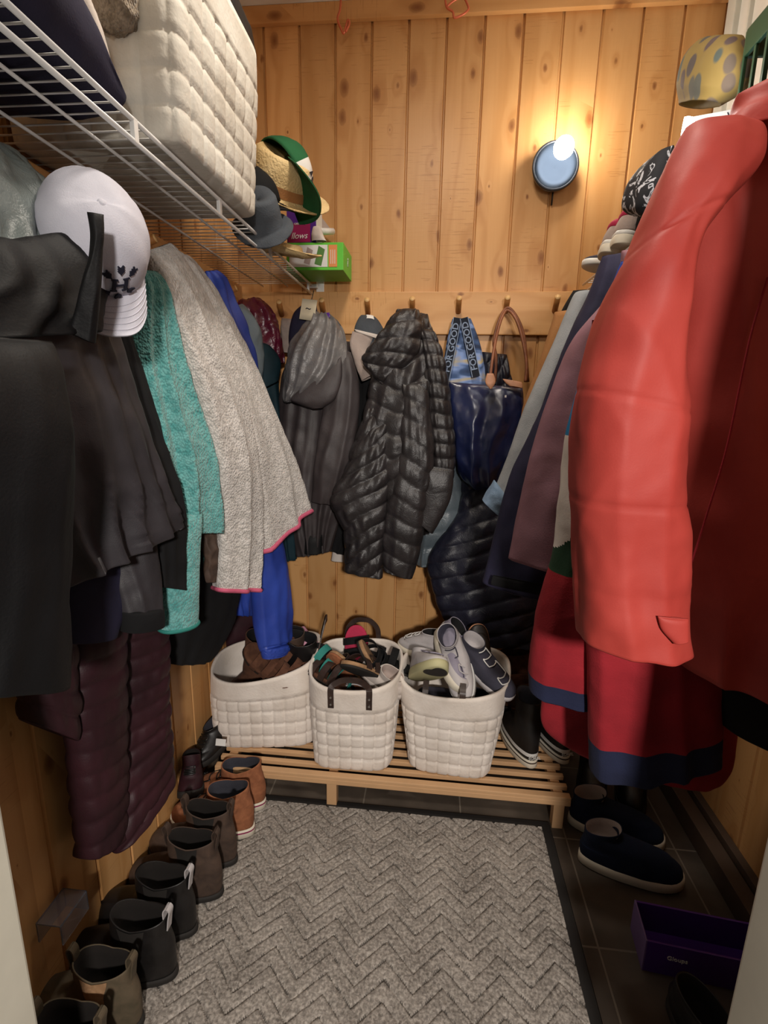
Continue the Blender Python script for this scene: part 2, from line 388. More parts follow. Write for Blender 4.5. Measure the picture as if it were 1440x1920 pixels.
def band_vf(pts, nrm, hw, ht):
    """flat strap following pts; nrm = list/one face normal; half width hw, half thickness ht"""
    pts = [Vector(p) for p in pts]; vs = []; fs = []
    for i, p in enumerate(pts):
        a = pts[max(0, i-1)]; b = pts[min(len(pts)-1, i+1)]; t = (b-a).normalized()
        n_ = Vector(nrm[i] if isinstance(nrm, list) else nrm); n_ = (n_-t*n_.dot(t)).normalized(); s = t.cross(n_)
        vs += [p+s*hw+n_*ht, p-s*hw+n_*ht, p-s*hw-n_*ht, p+s*hw-n_*ht]
    for i in range(len(pts)-1):
        for k in range(4): fs.append([i*4+k, i*4+(k+1) % 4, (i+1)*4+(k+1) % 4, (i+1)*4+k])
    fs.append([3, 2, 1, 0]); fs.append([len(vs)-4+k for k in range(4)])
    return vs, fs
def cr(p, n):
    """Catmull-Rom through list of Vectors, n samples per span"""
    out = []
    for i in range(len(p)-1):
        p0 = p[max(0, i-1)]; p1 = p[i]; p2 = p[i+1]; p3 = p[min(len(p)-1, i+2)]
        for k in range(n):
            t = k/n; out.append(.5*((2*p1)+(p2-p0)*t+(2*p0-5*p1+4*p2-p3)*t*t+(3*p1-p0-3*p2+p3)*t*t*t))
    out.append(p[-1].copy() if hasattr(p[-1], 'copy') else p[-1]); return out
def disc_bm(bm, c, r, h, n=24, M_=None):
    res = bmesh.ops.create_cone(bm, cap_ends=True, segments=n, radius1=r, radius2=r, depth=h)
    T = Matrix.Translation(Vector(c)) @ (M_ if M_ is not None else Matrix())
    bmesh.ops.transform(bm, matrix=T, verts=res['verts'])
def text(name, s, size, mat, Mx, parent=None, ext=.0008, sx=1, shear=0, bold=0):
    cu = bpy.data.curves.new(name, 'FONT'); cu.body = s; cu.size = size; cu.extrude = ext; cu.align_x = 'CENTER'; cu.align_y = 'CENTER'
    cu.resolution_u = 3; cu.shear = shear; cu.offset = bold
    to = bpy.data.objects.new('tmp', cu); C.objects.link(to)
    dg = bpy.context.evaluated_depsgraph_get(); me0 = bpy.data.meshes.new_from_object(to.evaluated_get(dg))
    vs = [Mx @ Vector((v.co.x*sx, v.co.y, v.co.z)) for v in me0.vertices]; fs = [list(p.vertices) for p in me0.polygons]
    bpy.data.objects.remove(to); bpy.data.curves.remove(cu); bpy.data.meshes.remove(me0)
    return mesh(name, vs, fs, mat, parent, False)
def frame(o, x, y):
    """matrix with origin o, local x, local y (orthonormalised)"""
    x = Vector(x).normalized(); y = Vector(y); y = (y-x*y.dot(x)).normalized(); z = x.cross(y)
    m = Matrix((x, y, z)).transposed().to_4x4(); m.translation = Vector(o); return m

# ------------------------------------------------------------------ cloth loft
def loft(name, st, mats, parent=None, th=.03, folds=(), amp=.01, wr=.004, wrs=9, quilt=None, seg=64, rows=14, top='closed', bottom='hem',
         matfn=None, fgrow=.35, seed=0, ex=.85, origin=None, world=False, creases=()):
    """hanging cloth. st: rows (lx,ly,lY, rx,ry,rY[,th]); edges seen in the photo at real depth Y. folds=[(freq,phase,drift)]
    quilt=(count, depth, skew, vee)"""
    Ls, Rs, T = [], [], []
    for s in st:
        if world: Ls.append(Vector(s[0])); Rs.append(Vector(s[1])); T.append(Vector((s[2] if len(s) > 2 else th, 0, 0)))
        else: Ls.append(P(s[0], s[1], Y=s[2])); Rs.append(P(s[3], s[4], Y=s[5])); T.append(Vector((s[6] if len(s) > 6 else th, 0, 0)))
    Ls, Rs, T = cr(Ls, rows), cr(Rs, rows), cr(T, rows)
    n = len(Ls); vs = []; rings = []
    ln = [0]
    for i in range(1, n): ln.append(ln[-1]+((Ls[i]+Rs[i])/2-(Ls[i-1]+Rs[i-1])/2).length)
    tot = ln[-1]
    pnv = None
    for i in range(n):
        t = ln[i]/tot
        c = (Ls[i]+Rs[i])/2; w_ = (Rs[i]-Ls[i])/2
        a = (Ls[max(0, i-1)]+Rs[max(0, i-1)])/2; b = (Ls[min(n-1, i+1)]+Rs[min(n-1, i+1)])/2
        sp = (b-a).normalized(); nv = w_.cross(sp)
        if nv.length < 1e-9: nv = Vector((0, -1, 0))
        nv.normalize()
        if pnv is None:
            if nv.dot(cC-c) < 0: nv = -nv
        elif nv.dot(pnv) < 0: nv = -nv
        pnv = nv
        tk = T[i].x
        if top == 'closed':
            e = min(1, i/(rows*.5)+.001); tk = T[i].x*math.sqrt(max(0, 1-(1-e)**2))*.98+.001
        ring = []
        for k in range(seg):
            an = 2*PI*k/seg; ca, sa = math.cos(an), math.sin(an)
            u = math.copysign(abs(ca)**ex, ca); v = math.copysign(abs(sa)**ex, sa)
            f = 0
            uw = u+.30*noise.noise(Vector((u*1.3, t*1.7, seed*3.1)))
            for (fr, ph, dr) in folds:
                x = fr*uw+ph+dr*t+(.37 if sa < 0 else 0)+.35*noise.noise(Vector((u*.8+9, t*2.6, seed*1.7+fr))); s_ = math.sin(PI*x)
                f += (1-2*(s_*s_+.04)**.42)*(.55+.9*abs(noise.noise(Vector((math.floor(x)*3.3, t*1.5, seed)))) *1.6)
            env = (fgrow+(1-fgrow)*t)*abs(sa)**.5
            p = c+w_*u+nv*(v*tk)
            d = amp*f*env/max(1, len(folds)**.5)
            q = Vector((p.x*wrs+seed*7.3, p.y*wrs+(3 if sa < 0 else 0), p.z*wrs*.8))
            nzv = noise.fractal(q, 1.0, 2.0, 4, noise_basis='PERLIN_ORIGINAL'); rid = 1-abs(noise.noise(q*1.7))*3
            d += wr*(nzv+.35*rid)
            if quilt:
                cnt, qd, sk, ve = quilt
                x = cnt*(t+sk*u+ve*abs(u-.1)) + .25*noise.noise(Vector((p.x*9, p.y*9, seed+p.z*3)))
                d += qd*(abs(math.sin(PI*x))**.55)*(.7+.6*noise.noise(Vector((u*4+seed, math.floor(x)*1.7, 0))))
            for (tc_, sl_) in creases: d -= .0020*math.exp(-((t-tc_-sl_*u)/.006)**2)
            sgn = 1 if sa >= 0 else -1
            p = p+nv*(sgn*d)+w_.normalized()*(.4*d*u)
            ring.append(p)
        rings.append(ring)
    fs = []; mi = []
    for r_ in rings: vs += r_
    for i in range(n-1):
        for k in range(seg):
            fs.append([i*seg+k, i*seg+(k+1) % seg, (i+1)*seg+(k+1) % seg, (i+1)*seg+k])
            mi.append(matfn(ln[i]/tot, math.cos(2*PI*k/seg)) if matfn else 0)
    fs.append(list(range(seg))); mi.append(0)
    cb = sum(rings[-1], Vector())/seg
    if bottom == 'hem':
        base = len(vs); up = (sum(rings[-3], Vector())/seg-cb)
        up = up.normalized()*min(.03, tot*.2)
        for sc, z in ((.97, -.002/.03), (.90, .1), (.86, 1.0)):
            for p in rings[-1]: vs.append(cb+(p-cb)*sc+up*z)
        prev = (n-1)*seg
        for j in range(3):
            cur = base+j*seg
            for k in range(seg):
                fs.append([prev+k, prev+(k+1) % seg, cur+(k+1) % seg, cur+k]); mi.append(matfn(1, math.cos(2*PI*k/seg)) if matfn else 0)
            prev = cur
        fs.append([prev+k for k in range(seg)]); mi.append(0)
    else:
        fs.append([(n-1)*seg+k for k in range(seg)]); mi.append(matfn(1, 0) if matfn else 0)
    if parent is None and origin is None: origin = tuple(cb)
    o = mesh(name, vs, fs, mats, parent, True, mi, origin=origin)
    return o, rings
def trim_ring(name, ring, r, mat, parent):
    pts = list(ring)+[ring[0], ring[1]]
    vs, fs = tube_vf(pts, r, 6, False); return mesh(name, vs, fs, mat, parent)
def garment(name, label, cat, pt, group=None):
    return thing(name, label, cat, tuple(pt), group=group)

# ================================================================== THE ROOM
XL, XR, YB, ZC, YF = -.80, .93, 2.08, 2.70, .50
def boards(name, a0, a1, pitch, off, z0, z1, mat, place, gap=.006, dep=.008):
    """vertical V-joint boards as one wall mesh. place(a, depth, z)->point"""
    prof = []
    k = math.floor((a0-off)/pitch)
    edges = []
    while off+k*pitch < a1:
        s = max(a0, off+k*pitch); e = min(a1, off+(k+1)*pitch); edges.append((s, e)); k += 1
    for s, e in edges:
        if e-s < gap*2.5: continue
        prof += [(s, dep), (s+gap*.35, dep), (s+gap*.9, 0), (e-gap*.9, 0), (e-gap*.35, dep), (e, dep)]
    vs = []; fs = []; nz = 8
    for j in range(nz+1):
        z = z0+(z1-z0)*j/nz
        for a, d in prof: vs.append(place(a, d, z))
    m = len(prof)
    for j in range(nz):
        for i in range(m-1): fs.append([j*m+i, j*m+i+1, (j+1)*m+i+1, (j+1)*m+i])
    b0 = len(vs)   # solid backing
    for a in (a0, a1):
        for z in (z0, z1): vs.append(place(a, .05, z))
    fs.append([b0, b0+1, b0+3, b0+2])
    o = mesh(name, vs, fs, mat, None, False); o['kind'] = 'structure'; return o
boards('wall_back', XL-.02, XR+.02, .131, -.541-.131*20, 0, ZC, 'pine_back', lambda a, d, z: (a, YB+d, z))
boards('wall_left', YF-.12, YB+.02, .131, .05, 0, ZC, 'pine_left', lambda a, d, z: (XL-d, a, z))
boards('wall_right', YF-.12, YB+.02, .131, .02, 0, ZC, 'pine_left', lambda a, d, z: (XR+d, a, z))
def sbox(name, c, s, mat, bev=.002):
    o = box(name, c, s, mat, None, None, bev); o['kind'] = 'structure'; return o
sbox('floor', (.065, .9, -.025), (1.9, 2.6, .05), 'tile', 0)
MT['ceil'] = plain('white ceiling', '#E6E4DE', .8)
sbox('ceiling', (.065, 1.25, ZC+.025), (1.9, 1.8, .05), 'ceil', 0)
MT['trackwood'] = plain('dark stained rail', '#4B3B30', .6)
sbox('trim_1', (.065, YB-.010, 2.672), (1.72, .02, .055), 'pine_h')
sbox('baseboard_right', (XR-.012, 1.30, .045), (.024, 1.5, .09), 'trackwood')
# low dark rails of the sliding track that runs along the right wall
MT['wallwhite'] = plain('white plaster', '#CFCBC0', .8)
sbox('trim_2', (XR-.050, 1.30, .035), (.045, 1.5, .07), 'trackwood')
# front wall with the doorway the photo is taken through
sbox('wall_front', (.065, YF-.06, 2.40), (1.75, .10, .60), 'wallwhite')
sbox('wall_front', (-.72, YF-.06, ZC/2), (.24, .10, ZC), 'wallwhite')
o = sbox('wall_front', (.70, YF-.06, ZC/2), (.50, .10, ZC), 'wallwhite')
# window casing high on the right wall, far corner
sbox('window_1', (XR-.012, 1.86, 2.50), (.02, .34, .56), 'ceil', .003)
sbox('trim_3', (XR-.022, 2.035, 2.46), (.035, .055, .68), 'white_paint', .004)
sbox('trim_4', (XR-.020, 1.93, 2.46), (.03, .012, .66), 'white_paint', .003)
# door jambs
ja = P(45, 1920, Y=.5); jb = P(0, 1480, Y=.5); jl = (ja.x+jb.x)/2
ka = P(1385, 1920, Y=.5); kb = P(1440, 1560, Y=.5); jr = (ka.x+kb.x)/2
sbox('door_frame_left', (jl-.05, YF-.05, ZC/2), (.10, .12, ZC), 'cream_paint', .004)
sbox('door_frame_right', (jr+.05, YF-.05, ZC/2), (.10, .12, ZC), 'cream_paint', .004)

# coat rails with pegs
zr0, zr1 = 1.602, 1.757
rail = box('coat_rail', ((XL+XR)/2, YB-.011, (zr0+zr1)/2), (XR-XL, .022, zr1-zr0), 'pine_h', None, None, .003)
tag(rail, 'wide pine coat rail screwed across the back wall', 'coat rail')
rail2 = box('coat_rail', (XL+.011, 1.28, (zr0+zr1)/2+.02), (.022, 1.55, zr1-zr0), 'pine_hy', None, None, .003)
tag(rail2, 'pine coat rail along the left wall beneath the wire shelf', 'coat rail')
peg_names = ['peg above the cream tag, leftmost on the back rail', 'peg carrying the slate rain jacket', 'peg carrying the jacket with a pale grey lining',
             'peg behind the black quilted jacket', 'peg carrying the blue lettered tote', 'peg carrying the navy handled tote', 'empty-looking peg nearest the right corner of the back rail']
def peg(name, base, tip, label):
    t = thing(name, label, 'peg', base, group='wooden pegs on the coat rails')
    tube('dowel', [base, tip], .0105, 'peg', t, 14)
    d = (Vector(tip)-Vector(base)).normalized(); tube('end_grain', [Vector(tip), Vector(tip)+d*.0015], .0100, 'pegend', t, 14)
    return t
for (px, py), nm in zip([(523, 566), (603, 563), (688, 562), (773, 560), (861, 559), (952, 558), (1046, 557)], peg_names):
    tip = P(px, py, Y=1.985); b_ = Vector((tip.x*1.02, YB-.022, tip.z-.035))
    peg('coat_peg', tuple(b_), tuple(tip), 'round wooden '+nm)
for (px, py), nm in zip([(291, 447), (349, 484), (443, 540)], ['round wooden peg on the left rail just behind the white cap', 'round wooden peg on the left rail above the grey fleece', 'round wooden peg on the left rail above the cobalt jacket']):
    tip = P(px, py, X=-.70); peg('coat_peg', (XL+.02, tip.y, tip.z-.03), tuple(tip), nm)

# ------------------------------------------------------------------ wire shelves
def wire_shelf(name, label, xf, xw, z, y0, y1, pitch=.0275):
    t = thing(name, label, 'shelf', ((xf+xw)/2, (y0+y1)/2, z))
    vs, fs = [], []
    def add(p, r, n=6):
        v, f = tube_vf(p, r, n); b = len(vs); vs.extend(v); fs.extend([[i+b for i in q] for q in f])
    y = y0+.01; sg = 1 if xf > xw else -1
    while y < y1:
        add([(xw, y, z), (xf-sg*.002, y, z), (xf+sg*.002, y, z-.004), (xf+sg*.001, y, z-.030)] if False else [(xw, y, z+.003), (xf, y, z+.003)], .0016, 5); y += pitch
    mesh('wire_deck', vs, fs, 'white_wire', t)
    for dx, dz, r in ((0, -.001, .0042), (0, -.032, .0042)):
        tube('front_rail', [(xf-sg*dx, y0, z+dz), (xf-sg*dx, y1, z+dz)], r, 'white_wire', t, 10)
    for fx in (.33, .66, .99):
        x = xf+(xw-xf)*fx; tube('support_rail', [(x, y0, z-.003), (x, y1, z-.003)], .0030, 'white_wire', t, 8)
    return t
ls = wire_shelf('wire_shelf', 'white ventilated wire shelf high on the left wall', -.50, -.795, 1.780, .52, 2.06)
for (px, py) in [(251, 235), (411, 382), (507, 470), (578, 530)]:
    c = P(px, py, X=-.50); box('lip_clip', (-.50, c.y, 1.764), (.008, .012, .036), 'white_wire', ls, None, .001)
bk = thing('shelf_bracket', 'white bracket holding the end of the left wire shelf to the back wall', 'bracket', (-.49, YB-.01, 1.77))
box('plate', (-.470, YB-.006, 1.765), (.03, .010, .07), 'white_wire', bk); box('cup', (-.495, YB-.02, 1.775), (.035, .03, .014), 'white_wire', bk)
rs = wire_shelf('wire_shelf', 'white wire shelf on the right wall above the hanging coats', .52, .925, 1.780, .60, 2.06)
tube('hanging_rod', [(.64, .52, 1.735), (.64, 2.06, 1.735)], .011, 'white_wire', rs, 12)
tube('bulb_cord', [P(1038, 350, Y=2.07), P(1034, 385, Y=2.072)], .003, 'blackplastic', None)
bpy.data.objects['bulb_cord'].name = 'lamp_cord'; tag(bpy.data.objects['lamp_cord'], 'short dark cord below the round lamp on the back wall', 'cord')

# wall lamp
lc = P(1041, 312, Y=2.03)
lt = thing('wall_lamp', 'round polished wall lamp with a lit bulb on the back wall', 'lamp', tuple(lc))
def lathe(prof, n=40, M_=Matrix()):
    vs, fs = [], []
    for r, z in prof:
        for k in range(n): a = 2*PI*k/n; vs.append(M_ @ Vector((r*math.cos(a), r*math.sin(a), z)))
    for i in range(len(prof)-1):
        for k in range(n): fs.append([i*n+k, i*n+(k+1) % n, (i+1)*n+(k+1) % n, (i+1)*n+k])
    return vs, fs
Mw = frame(lc, (1, 0, 0), (0, 0, 1))   # local z = -Y (towards room)
vs, fs = lathe([(0, -.045), (.060, -.045), (.074, -.02), (.078, 0), (.080, .006), (.077, .010), (.072, .008)], 48, Mw); mesh('rim', vs, fs, 'dishrim', lt)
vs, fs = lathe([(.072, .008), (.062, -.006), (.04, -.014), (.0, -.017)], 48, Mw); mesh('reflector', vs, fs, 'dish', lt)
bc = P(1057, 277, Y=1.985)
vs, fs = lathe([(0, .036), (.018, .033), (.030, .02), (.034, 0), (.030, -.018), (.018, -.030), (0, -.034)], 28, frame(bc, (1, 0, 0), (0, 0, 1))); mesh('bulb', vs, fs, 'bulb', lt)
pc = P(1290, 248, Y=1.19)
pt = thing('puck_light', 'lit white puck light clipped to the edge of the right shelf', 'lamp', tuple(pc))
vs, fs = lathe([(0, .010), (.015, .009), (.024, .004), (.026, -.004), (.026, -.010), (0, -.010)], 28, frame(pc, (.3, 1, 0), (0, 0, 1))); mesh('lens', vs, fs, 'bulb', pt)
box('clip', (pc.x+.02, pc.y+.01, pc.z-.03), (.02, .02, .06), 'blackplastic', pt)

# copper wires hanging at the top of the back wall
def wire(pts, label):
    w3 = cr([P(x, y, Y=2.03) for x, y in pts], 5); o = tube('copper_hook', w3, .0038, 'copper'); tag(o, label, 'hook', 'bent copper hooks on the back wall')
wire([(640, -25), (638, 15), (633, 35), (640, 55), (645, 62), (652, 38), (655, 45), (648, 60)], 'bent copper wire hook hanging left on the top trim')
wire([(835, 0), (838, 14), (849, 22), (852, 33), (868, 27), (878, 18), (878, 12)], 'square bent copper wire hook at the top of the back wall centre')
wire([(838, 12), (850, 2), (868, -6), (879, 14)], 'small copper wire loop beside the square bent hook')

# ------------------------------------------------------------------ floor mat, bench
def door_mat():
    x0, x1, y0, y1, h = -.66, .425, .15, 1.452, .012
    t = thing('door_mat', 'grey chevron floor mat with black rubber border', 'mat', ((x0+x1)/2, (y0+y1)/2, 0))
    b = .032; vs, fs = [], []
    rg = lambda i, z: [(x0+i, y0+i, z), (x1-i, y0+i, z), (x1-i, y1-i, z), (x0+i, y1-i, z)]
    for i, z in ((0, 0), (.004, .007), (b, .008), (b, .0)): vs += rg(i, z)
    for j in range(3):
        for k in range(4): fs.append([j*4+k, j*4+(k+1) % 4, (j+1)*4+(k+1) % 4, (j+1)*4+k])
    mesh('rubber_border', vs, fs, 'black_rubber', t, False)
    # pile with real chevron grooves
    MT['groove'] = plain('mat groove shade', '#55504B', .9)  # darker colour for the groove faces, painted-in shade that makes the chevrons read
    vs, fs, gm = [], [], []; step = .0036
    nx = int((x1-x0-2*b)/step); ny = int((y1-y0-2*b-.25)/step)
    for j in range(ny+1):
        for i in range(nx+1):
            x = x0+b+(x1-x0-2*b)*i/nx; y = y0+.25+b+(y1-y0-2*b-.25)*j/ny
            per = .138; xx = (x % per)/per; zz = abs(xx-.5)*2*.066
            ph = ((y+zz) % .044)/.044; d = min(ph, 1-ph)*.044
            z = h-.0075*max(0, 1-d/.0036)**.6+.0012*noise.noise(Vector((x*60, y*60, 0)))
            vs.append((x, y, z))
    for j in range(ny):
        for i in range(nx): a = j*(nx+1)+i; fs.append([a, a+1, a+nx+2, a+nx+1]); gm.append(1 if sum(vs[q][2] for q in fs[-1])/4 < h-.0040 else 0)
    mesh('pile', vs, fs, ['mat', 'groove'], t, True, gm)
door_mat()

def bench():
    A = P(498, 1430, Z=.13); B = P(1068, 1508, Z=.13)
    yf = (A.y+B.y)/2-.005; xa, xb = -.70, .475
    t = thing('slatted_bench', 'low pale wooden slatted shoe bench beneath the felt baskets', 'bench', ((xa+xb)/2, yf+.25, 0))
    for k in range(11):
        y = yf+.012+k*.0465; box('slat', ((xa+xb)/2, y, .121), (xb-xa, .017 if k else .024, .016), 'benchwood', t, None, .003)
    box('front_apron', ((xa+xb)/2, yf+.008, .108), (xb-xa, .018, .018), 'benchwood', t, None, .002)
    for x in (xa+.03, -.30, xb-.03):
        box('cross_rail', (x, yf+.25, .100), (.03, .46, .026), 'benchwood', t, None, .002)
        for y in (yf+.03, yf+.46): box('leg', (x, y, .045), (.034, .034, .09), 'benchwood', t, None, .002)
bench()

# ================================================================== GARMENTS, RIGHT SIDE (hung on the rod)
def hanger(x, y, z, parent=None, lab='', rot=0):
    t = thing('wooden_hanger', lab, 'hanger', (x, y, z))
    L = [Vector((x+s, y, z-.02-.10*abs(s)/.22*(abs(s)/.22)**.2)) for s in [i*.022 for i in range(-10, 11)]]
    vs, fs = tube_vf(L, 0, 10, True, (.008, .019)); mesh('shoulder_bar', vs, fs, 'hangerwood', t)
    hk = [Vector((x, y, z-.02)), Vector((x, y, z+.02))]+[Vector((x+.018*math.sin(a), y, z+.038-.018*math.cos(a))) for a in [k*PI/6 for k in range(0, 9)]]
    tube('hook', hk, .0018, 'rivet', t, 6); return t

# red parka
t = garment('parka', 'bright red parka hanging nearest the doorway on the right', 'jacket', (.60, .80, .9))
loft('body', [(1275, 300, .88, 1560, 180, .88, .05), (1262, 420, .88, 1620, 400, .88, .09), (1255, 700, .88, 1640, 700, .88, .09), (1262, 1000, .88, 1640, 1000, .88, .09), (1275, 1245, .88, 1640, 1330, .88, .08)],
     'red', t, folds=[(2.2, .3, .5)], amp=.012, wr=.006, wrs=5, seed=1, seg=96)
sl, ring = loft('sleeve', [(1285, 240, .76, 1420, 250, .76, .03), (1258, 290, .75, 1400, 330, .75, .055), (1225, 370, .74, 1340, 400, .74, .065), (1193, 450, .735, 1292, 470, .735, .07), (1148, 544, .73, 1280, 560, .73, .075), (1105, 660, .73, 1277, 680, .73, .075), (1082, 758, .73, 1277, 780, .73, .075), (1075, 910, .73, 1278, 920, .73, .075), (1082, 1045, .73, 1286, 1050, .73, .07), (1088, 1190, .73, 1290, 1212, .73, .068)],
     'red', t, folds=[(1.2, .1, .5)], amp=.003, wr=.009, wrs=6, seed=2, seg=90, ex=.8, rows=20, creases=((.50, .01), (.69, .0), (.87, .0), (.20, -.05)))
tube('placket_seam', cr([P(x, y, Y=z) for x, y, z in ((1440, 520, .79), (1405, 640, .785), (1365, 830, .782), (1330, 950, .782), (1295, 1060, .785))], 6), .0016, 'red2', t, 6)
loft('collar', [(1385, 175, .80, 1620, 120, .80, .05), (1375, 215, .80, 1630, 200, .80, .06), (1330, 262, .80, 1640, 260, .80, .06)], 'red', t, wr=.008, wrs=10, seed=3)
loft('cuff_tab', [(1233, 1155, .66, 1290, 1160, .66, .006), (1240, 1180, .66, 1290, 1185, .66, .006), (1262, 1205, .66, 1290, 1200, .66, .006)], 'red', t, wr=.001)
sm = []
for yy, a, b2 in ((745, 1086, 1276), (1085, 1083, 1286), (925, 1076, 1278)):
    pass
hanger(.64, .69, 1.72, lab='pale wooden hanger lying over the collar of the red parka')

# colour block jacket
t = garment('rugby_jacket', 'colour blocked blue, white, green and crimson jacket with navy hems behind the red parka', 'jacket', (.55, 1.0, .6))
def cbmat(tt, u):
    return 0 if tt < .165 else 1 if tt < .36 else (3 if tt > .52+.10*(-u) else 2) if tt < .675 else 4 if tt < .955 else 5
loft('sleeve', [(1165, 490, 1.03, 1235, 480, 1.03, .03), (1117, 631, 1.03, 1215, 631, 1.03, .05), (1067, 797, 1.03, 1190, 797, 1.03, .055), (1052, 900, 1.03, 1185, 900, 1.03, .055), (1036, 1040, 1.03, 1180, 1050, 1.03, .055), (1010, 1135, 1.03, 1170, 1150, 1.03, .055), (994, 1230, 1.03, 1160, 1250, 1.03, .055), (992, 1290, 1.03, 1150, 1318, 1.03, .055)],
     ['royal', 'cyan', 'offwhite', 'dgreen', 'red2', 'navyhem'], t, matfn=cbmat, wr=.004, seed=5, amp=.004, folds=[(1.5, 0, .2)], rows=44)
loft('back_panel', [(1030, 1150, 1.16, 1400, 1150, 1.16, .05), (1021, 1280, 1.16, 1390, 1280, 1.16, .05), (1020, 1365, 1.16, 1370, 1440, 1.16, .04), (1100, 1418, 1.16, 1335, 1480, 1.16, .03)], 'red2', t, wr=.004, seed=7)
loft('front_panel', [(1110, 600, .97, 1420, 600, .97, .05), (1105, 1000, .96, 1380, 1000, .96, .06), (1103, 1200, .95, 1355, 1200, .95, .065), (1103, 1320, .95, 1350, 1310, .95, .068), (1106, 1440, .95, 1344, 1415, .95, .07)],
     ['red2', 'navyhem'], t, matfn=lambda tt, u: 1 if tt > .918 else 0, folds=[(1.6, .2, .3)], amp=.012, wr=.004, seed=8, seg=96, rows=26)
hanger(.64, 1.0, 1.72, lab='wooden hanger hidden in the shoulders of the colour blocked jacket')
# black garment lowest right
t = garment('black_coat', 'black coat hanging lowest at the far right behind the red parka', 'coat', (.8, .95, .5))
loft('body', [(1352, 900, .93, 1640, 900, .93, .04), (1350, 1150, .93, 1640, 1150, .93, .05), (1345, 1290, .93, 1640, 1290, .93, .05), (1352, 1355, .93, 1640, 1470, .93, .05)], 'blackmat', t, wr=.005, seed=9)
# mauve shell
t = garment('mauve_coat', 'long mauve hooded shell hanging beside the colour blocked jacket', 'coat', (.45, 1.28, .7))
loft('body', [(1165, 470, 1.26, 1240, 455, 1.26, .03), (1152, 540, 1.26, 1230, 530, 1.26, .045), (1074, 637, 1.26, 1215, 640, 1.26, .05), (1028, 746, 1.26, 1200, 746, 1.26, .05), (997, 843, 1.26, 1180, 843, 1.26, .055), (977, 929, 1.26, 1160, 935, 1.26, .055), (953, 1046, 1.26, 1150, 1085, 1.26, .05)],
     'mauve', t, folds=[(1.3, .3, .2)], amp=.008, wr=.004, seed=11)
# navy coat
t = garment('navy_coat', 'navy hooded coat with a black hem tab between mauve coat and denim jacket', 'coat', (.35, 1.40, .7))
loft('body', [(1130, 480, 1.40, 1190, 470, 1.40, .03), (1100, 560, 1.40, 1180, 560, 1.40, .045), (1063, 637, 1.40, 1170, 640, 1.40, .05), (1012, 770, 1.40, 1150, 770, 1.40, .05), (954, 898, 1.40, 1130, 898, 1.40, .055), (925, 1010, 1.40, 1110, 1020, 1.40, .055), (904, 1090, 1.40, 1100, 1135, 1.40, .05)],
     'navy', t, folds=[(1.3, .1, .2)], amp=.008, wr=.004, seed=12)
loft('hem_tab', [(925, 1078, 1.33, 1030, 1098, 1.33, .004), (921, 1090, 1.33, 1028, 1112, 1.33, .005), (921, 1096, 1.33, 1026, 1118, 1.33, .004)], 'blackmat', t, wr=0, rows=4)
# denim jacket
t = garment('denim_jacket', 'faded grey denim jacket sleeve with a turned-up blue cuff', 'jacket', (.3, 1.53, .9))
loft('sleeve', [(1085, 548, 1.53, 1120, 545, 1.53, .02), (1074, 556, 1.53, 1125, 560, 1.53, .03), (1043, 630, 1.53, 1100, 640, 1.53, .035), (1003, 720, 1.53, 1070, 730, 1.53, .035), (977, 781, 1.53, 1050, 790, 1.53, .035), (950, 860, 1.53, 1005, 880, 1.53, .034), (928, 915, 1.53, 965, 960, 1.53, .032)], 'denimgrey', t, folds=[(.8, .2, .1)], amp=.004, wr=.004, seed=13)
loft('cuff', [(927, 900, 1.53, 958, 935, 1.53, .036), (915, 920, 1.53, 950, 955, 1.53, .040), (905, 938, 1.53, 938, 968, 1.53, .038)], 'denimblue', t, wr=.005, wrs=20, seed=14)
# tan coat
t = garment('tan_coat', 'tan wool coat edge beside the navy tote bag', 'coat', (.33, 1.70, 1.0))
loft('body', [(1040, 585, 1.68, 1075, 580, 1.68, .02), (1030, 620, 1.68, 1080, 620, 1.68, .03), (1003, 700, 1.68, 1060, 700, 1.68, .03), (978, 775, 1.68, 1040, 790, 1.68, .03), (972, 880, 1.68, 1030, 880, 1.68, .03)], 'tan', t, wr=.003, seed=15)
t = garment('black_jacket', 'black jacket collar tucked behind the denim jacket at the rail end', 'jacket', (.4, 1.80, 1.3))
loft('collar', [(1075, 545, 1.78, 1100, 543, 1.78, .02), (1055, 580, 1.78, 1110, 580, 1.78, .035), (1030, 640, 1.78, 1100, 650, 1.78, .035), (1000, 800, 1.80, 1080, 800, 1.80, .035)], 'blackmat', t, wr=.004, seed=16)

# ================================================================== GARMENTS, LEFT WALL
# near rain jacket
t = garment('rain_jacket', 'big charcoal rain jacket with grey lined hood, nearest on the left', 'jacket', (-.60, .72, 1.0))
loft('hood_lining', [(-150, 240, .66, -25, 268, .84, .03), (-160, 330, .64, 42, 335, .88, .06), (-160, 410, .62, 112, 405, .92, .06), (-160, 500, .60, 150, 480, .92, .06)], 'greylining', t, folds=[(2.5, .2, .4)], amp=.010, wr=.010, wrs=11, seed=21, seg=96, fgrow=.8)
loft('shoulder_yoke', [(-160, 478, .56, 135, 462, .86, .05), (-160, 540, .54, 172, 510, .88, .07), (-160, 640, .52, 170, 620, .86, .07)], 'blacksh', t, folds=[(2, .1, .8)], amp=.010, wr=.008, seed=22, seg=96, fgrow=.7)
loft('body', [(-150, 560, .56, 185, 545, .90, .05), (-150, 700, .56, 222, 690, .95, .06), (-140, 850, .57, 275, 840, 1.0, .07), (20, 1000, .68, 305, 925, 1.03, .07), (105, 1105, .73, 325, 985, 1.04, .06)],
     'charcoal', t, folds=[(2.6, .3, .3)], amp=.018, wr=.006, wrs=6, seed=23, seg=120, rows=22)
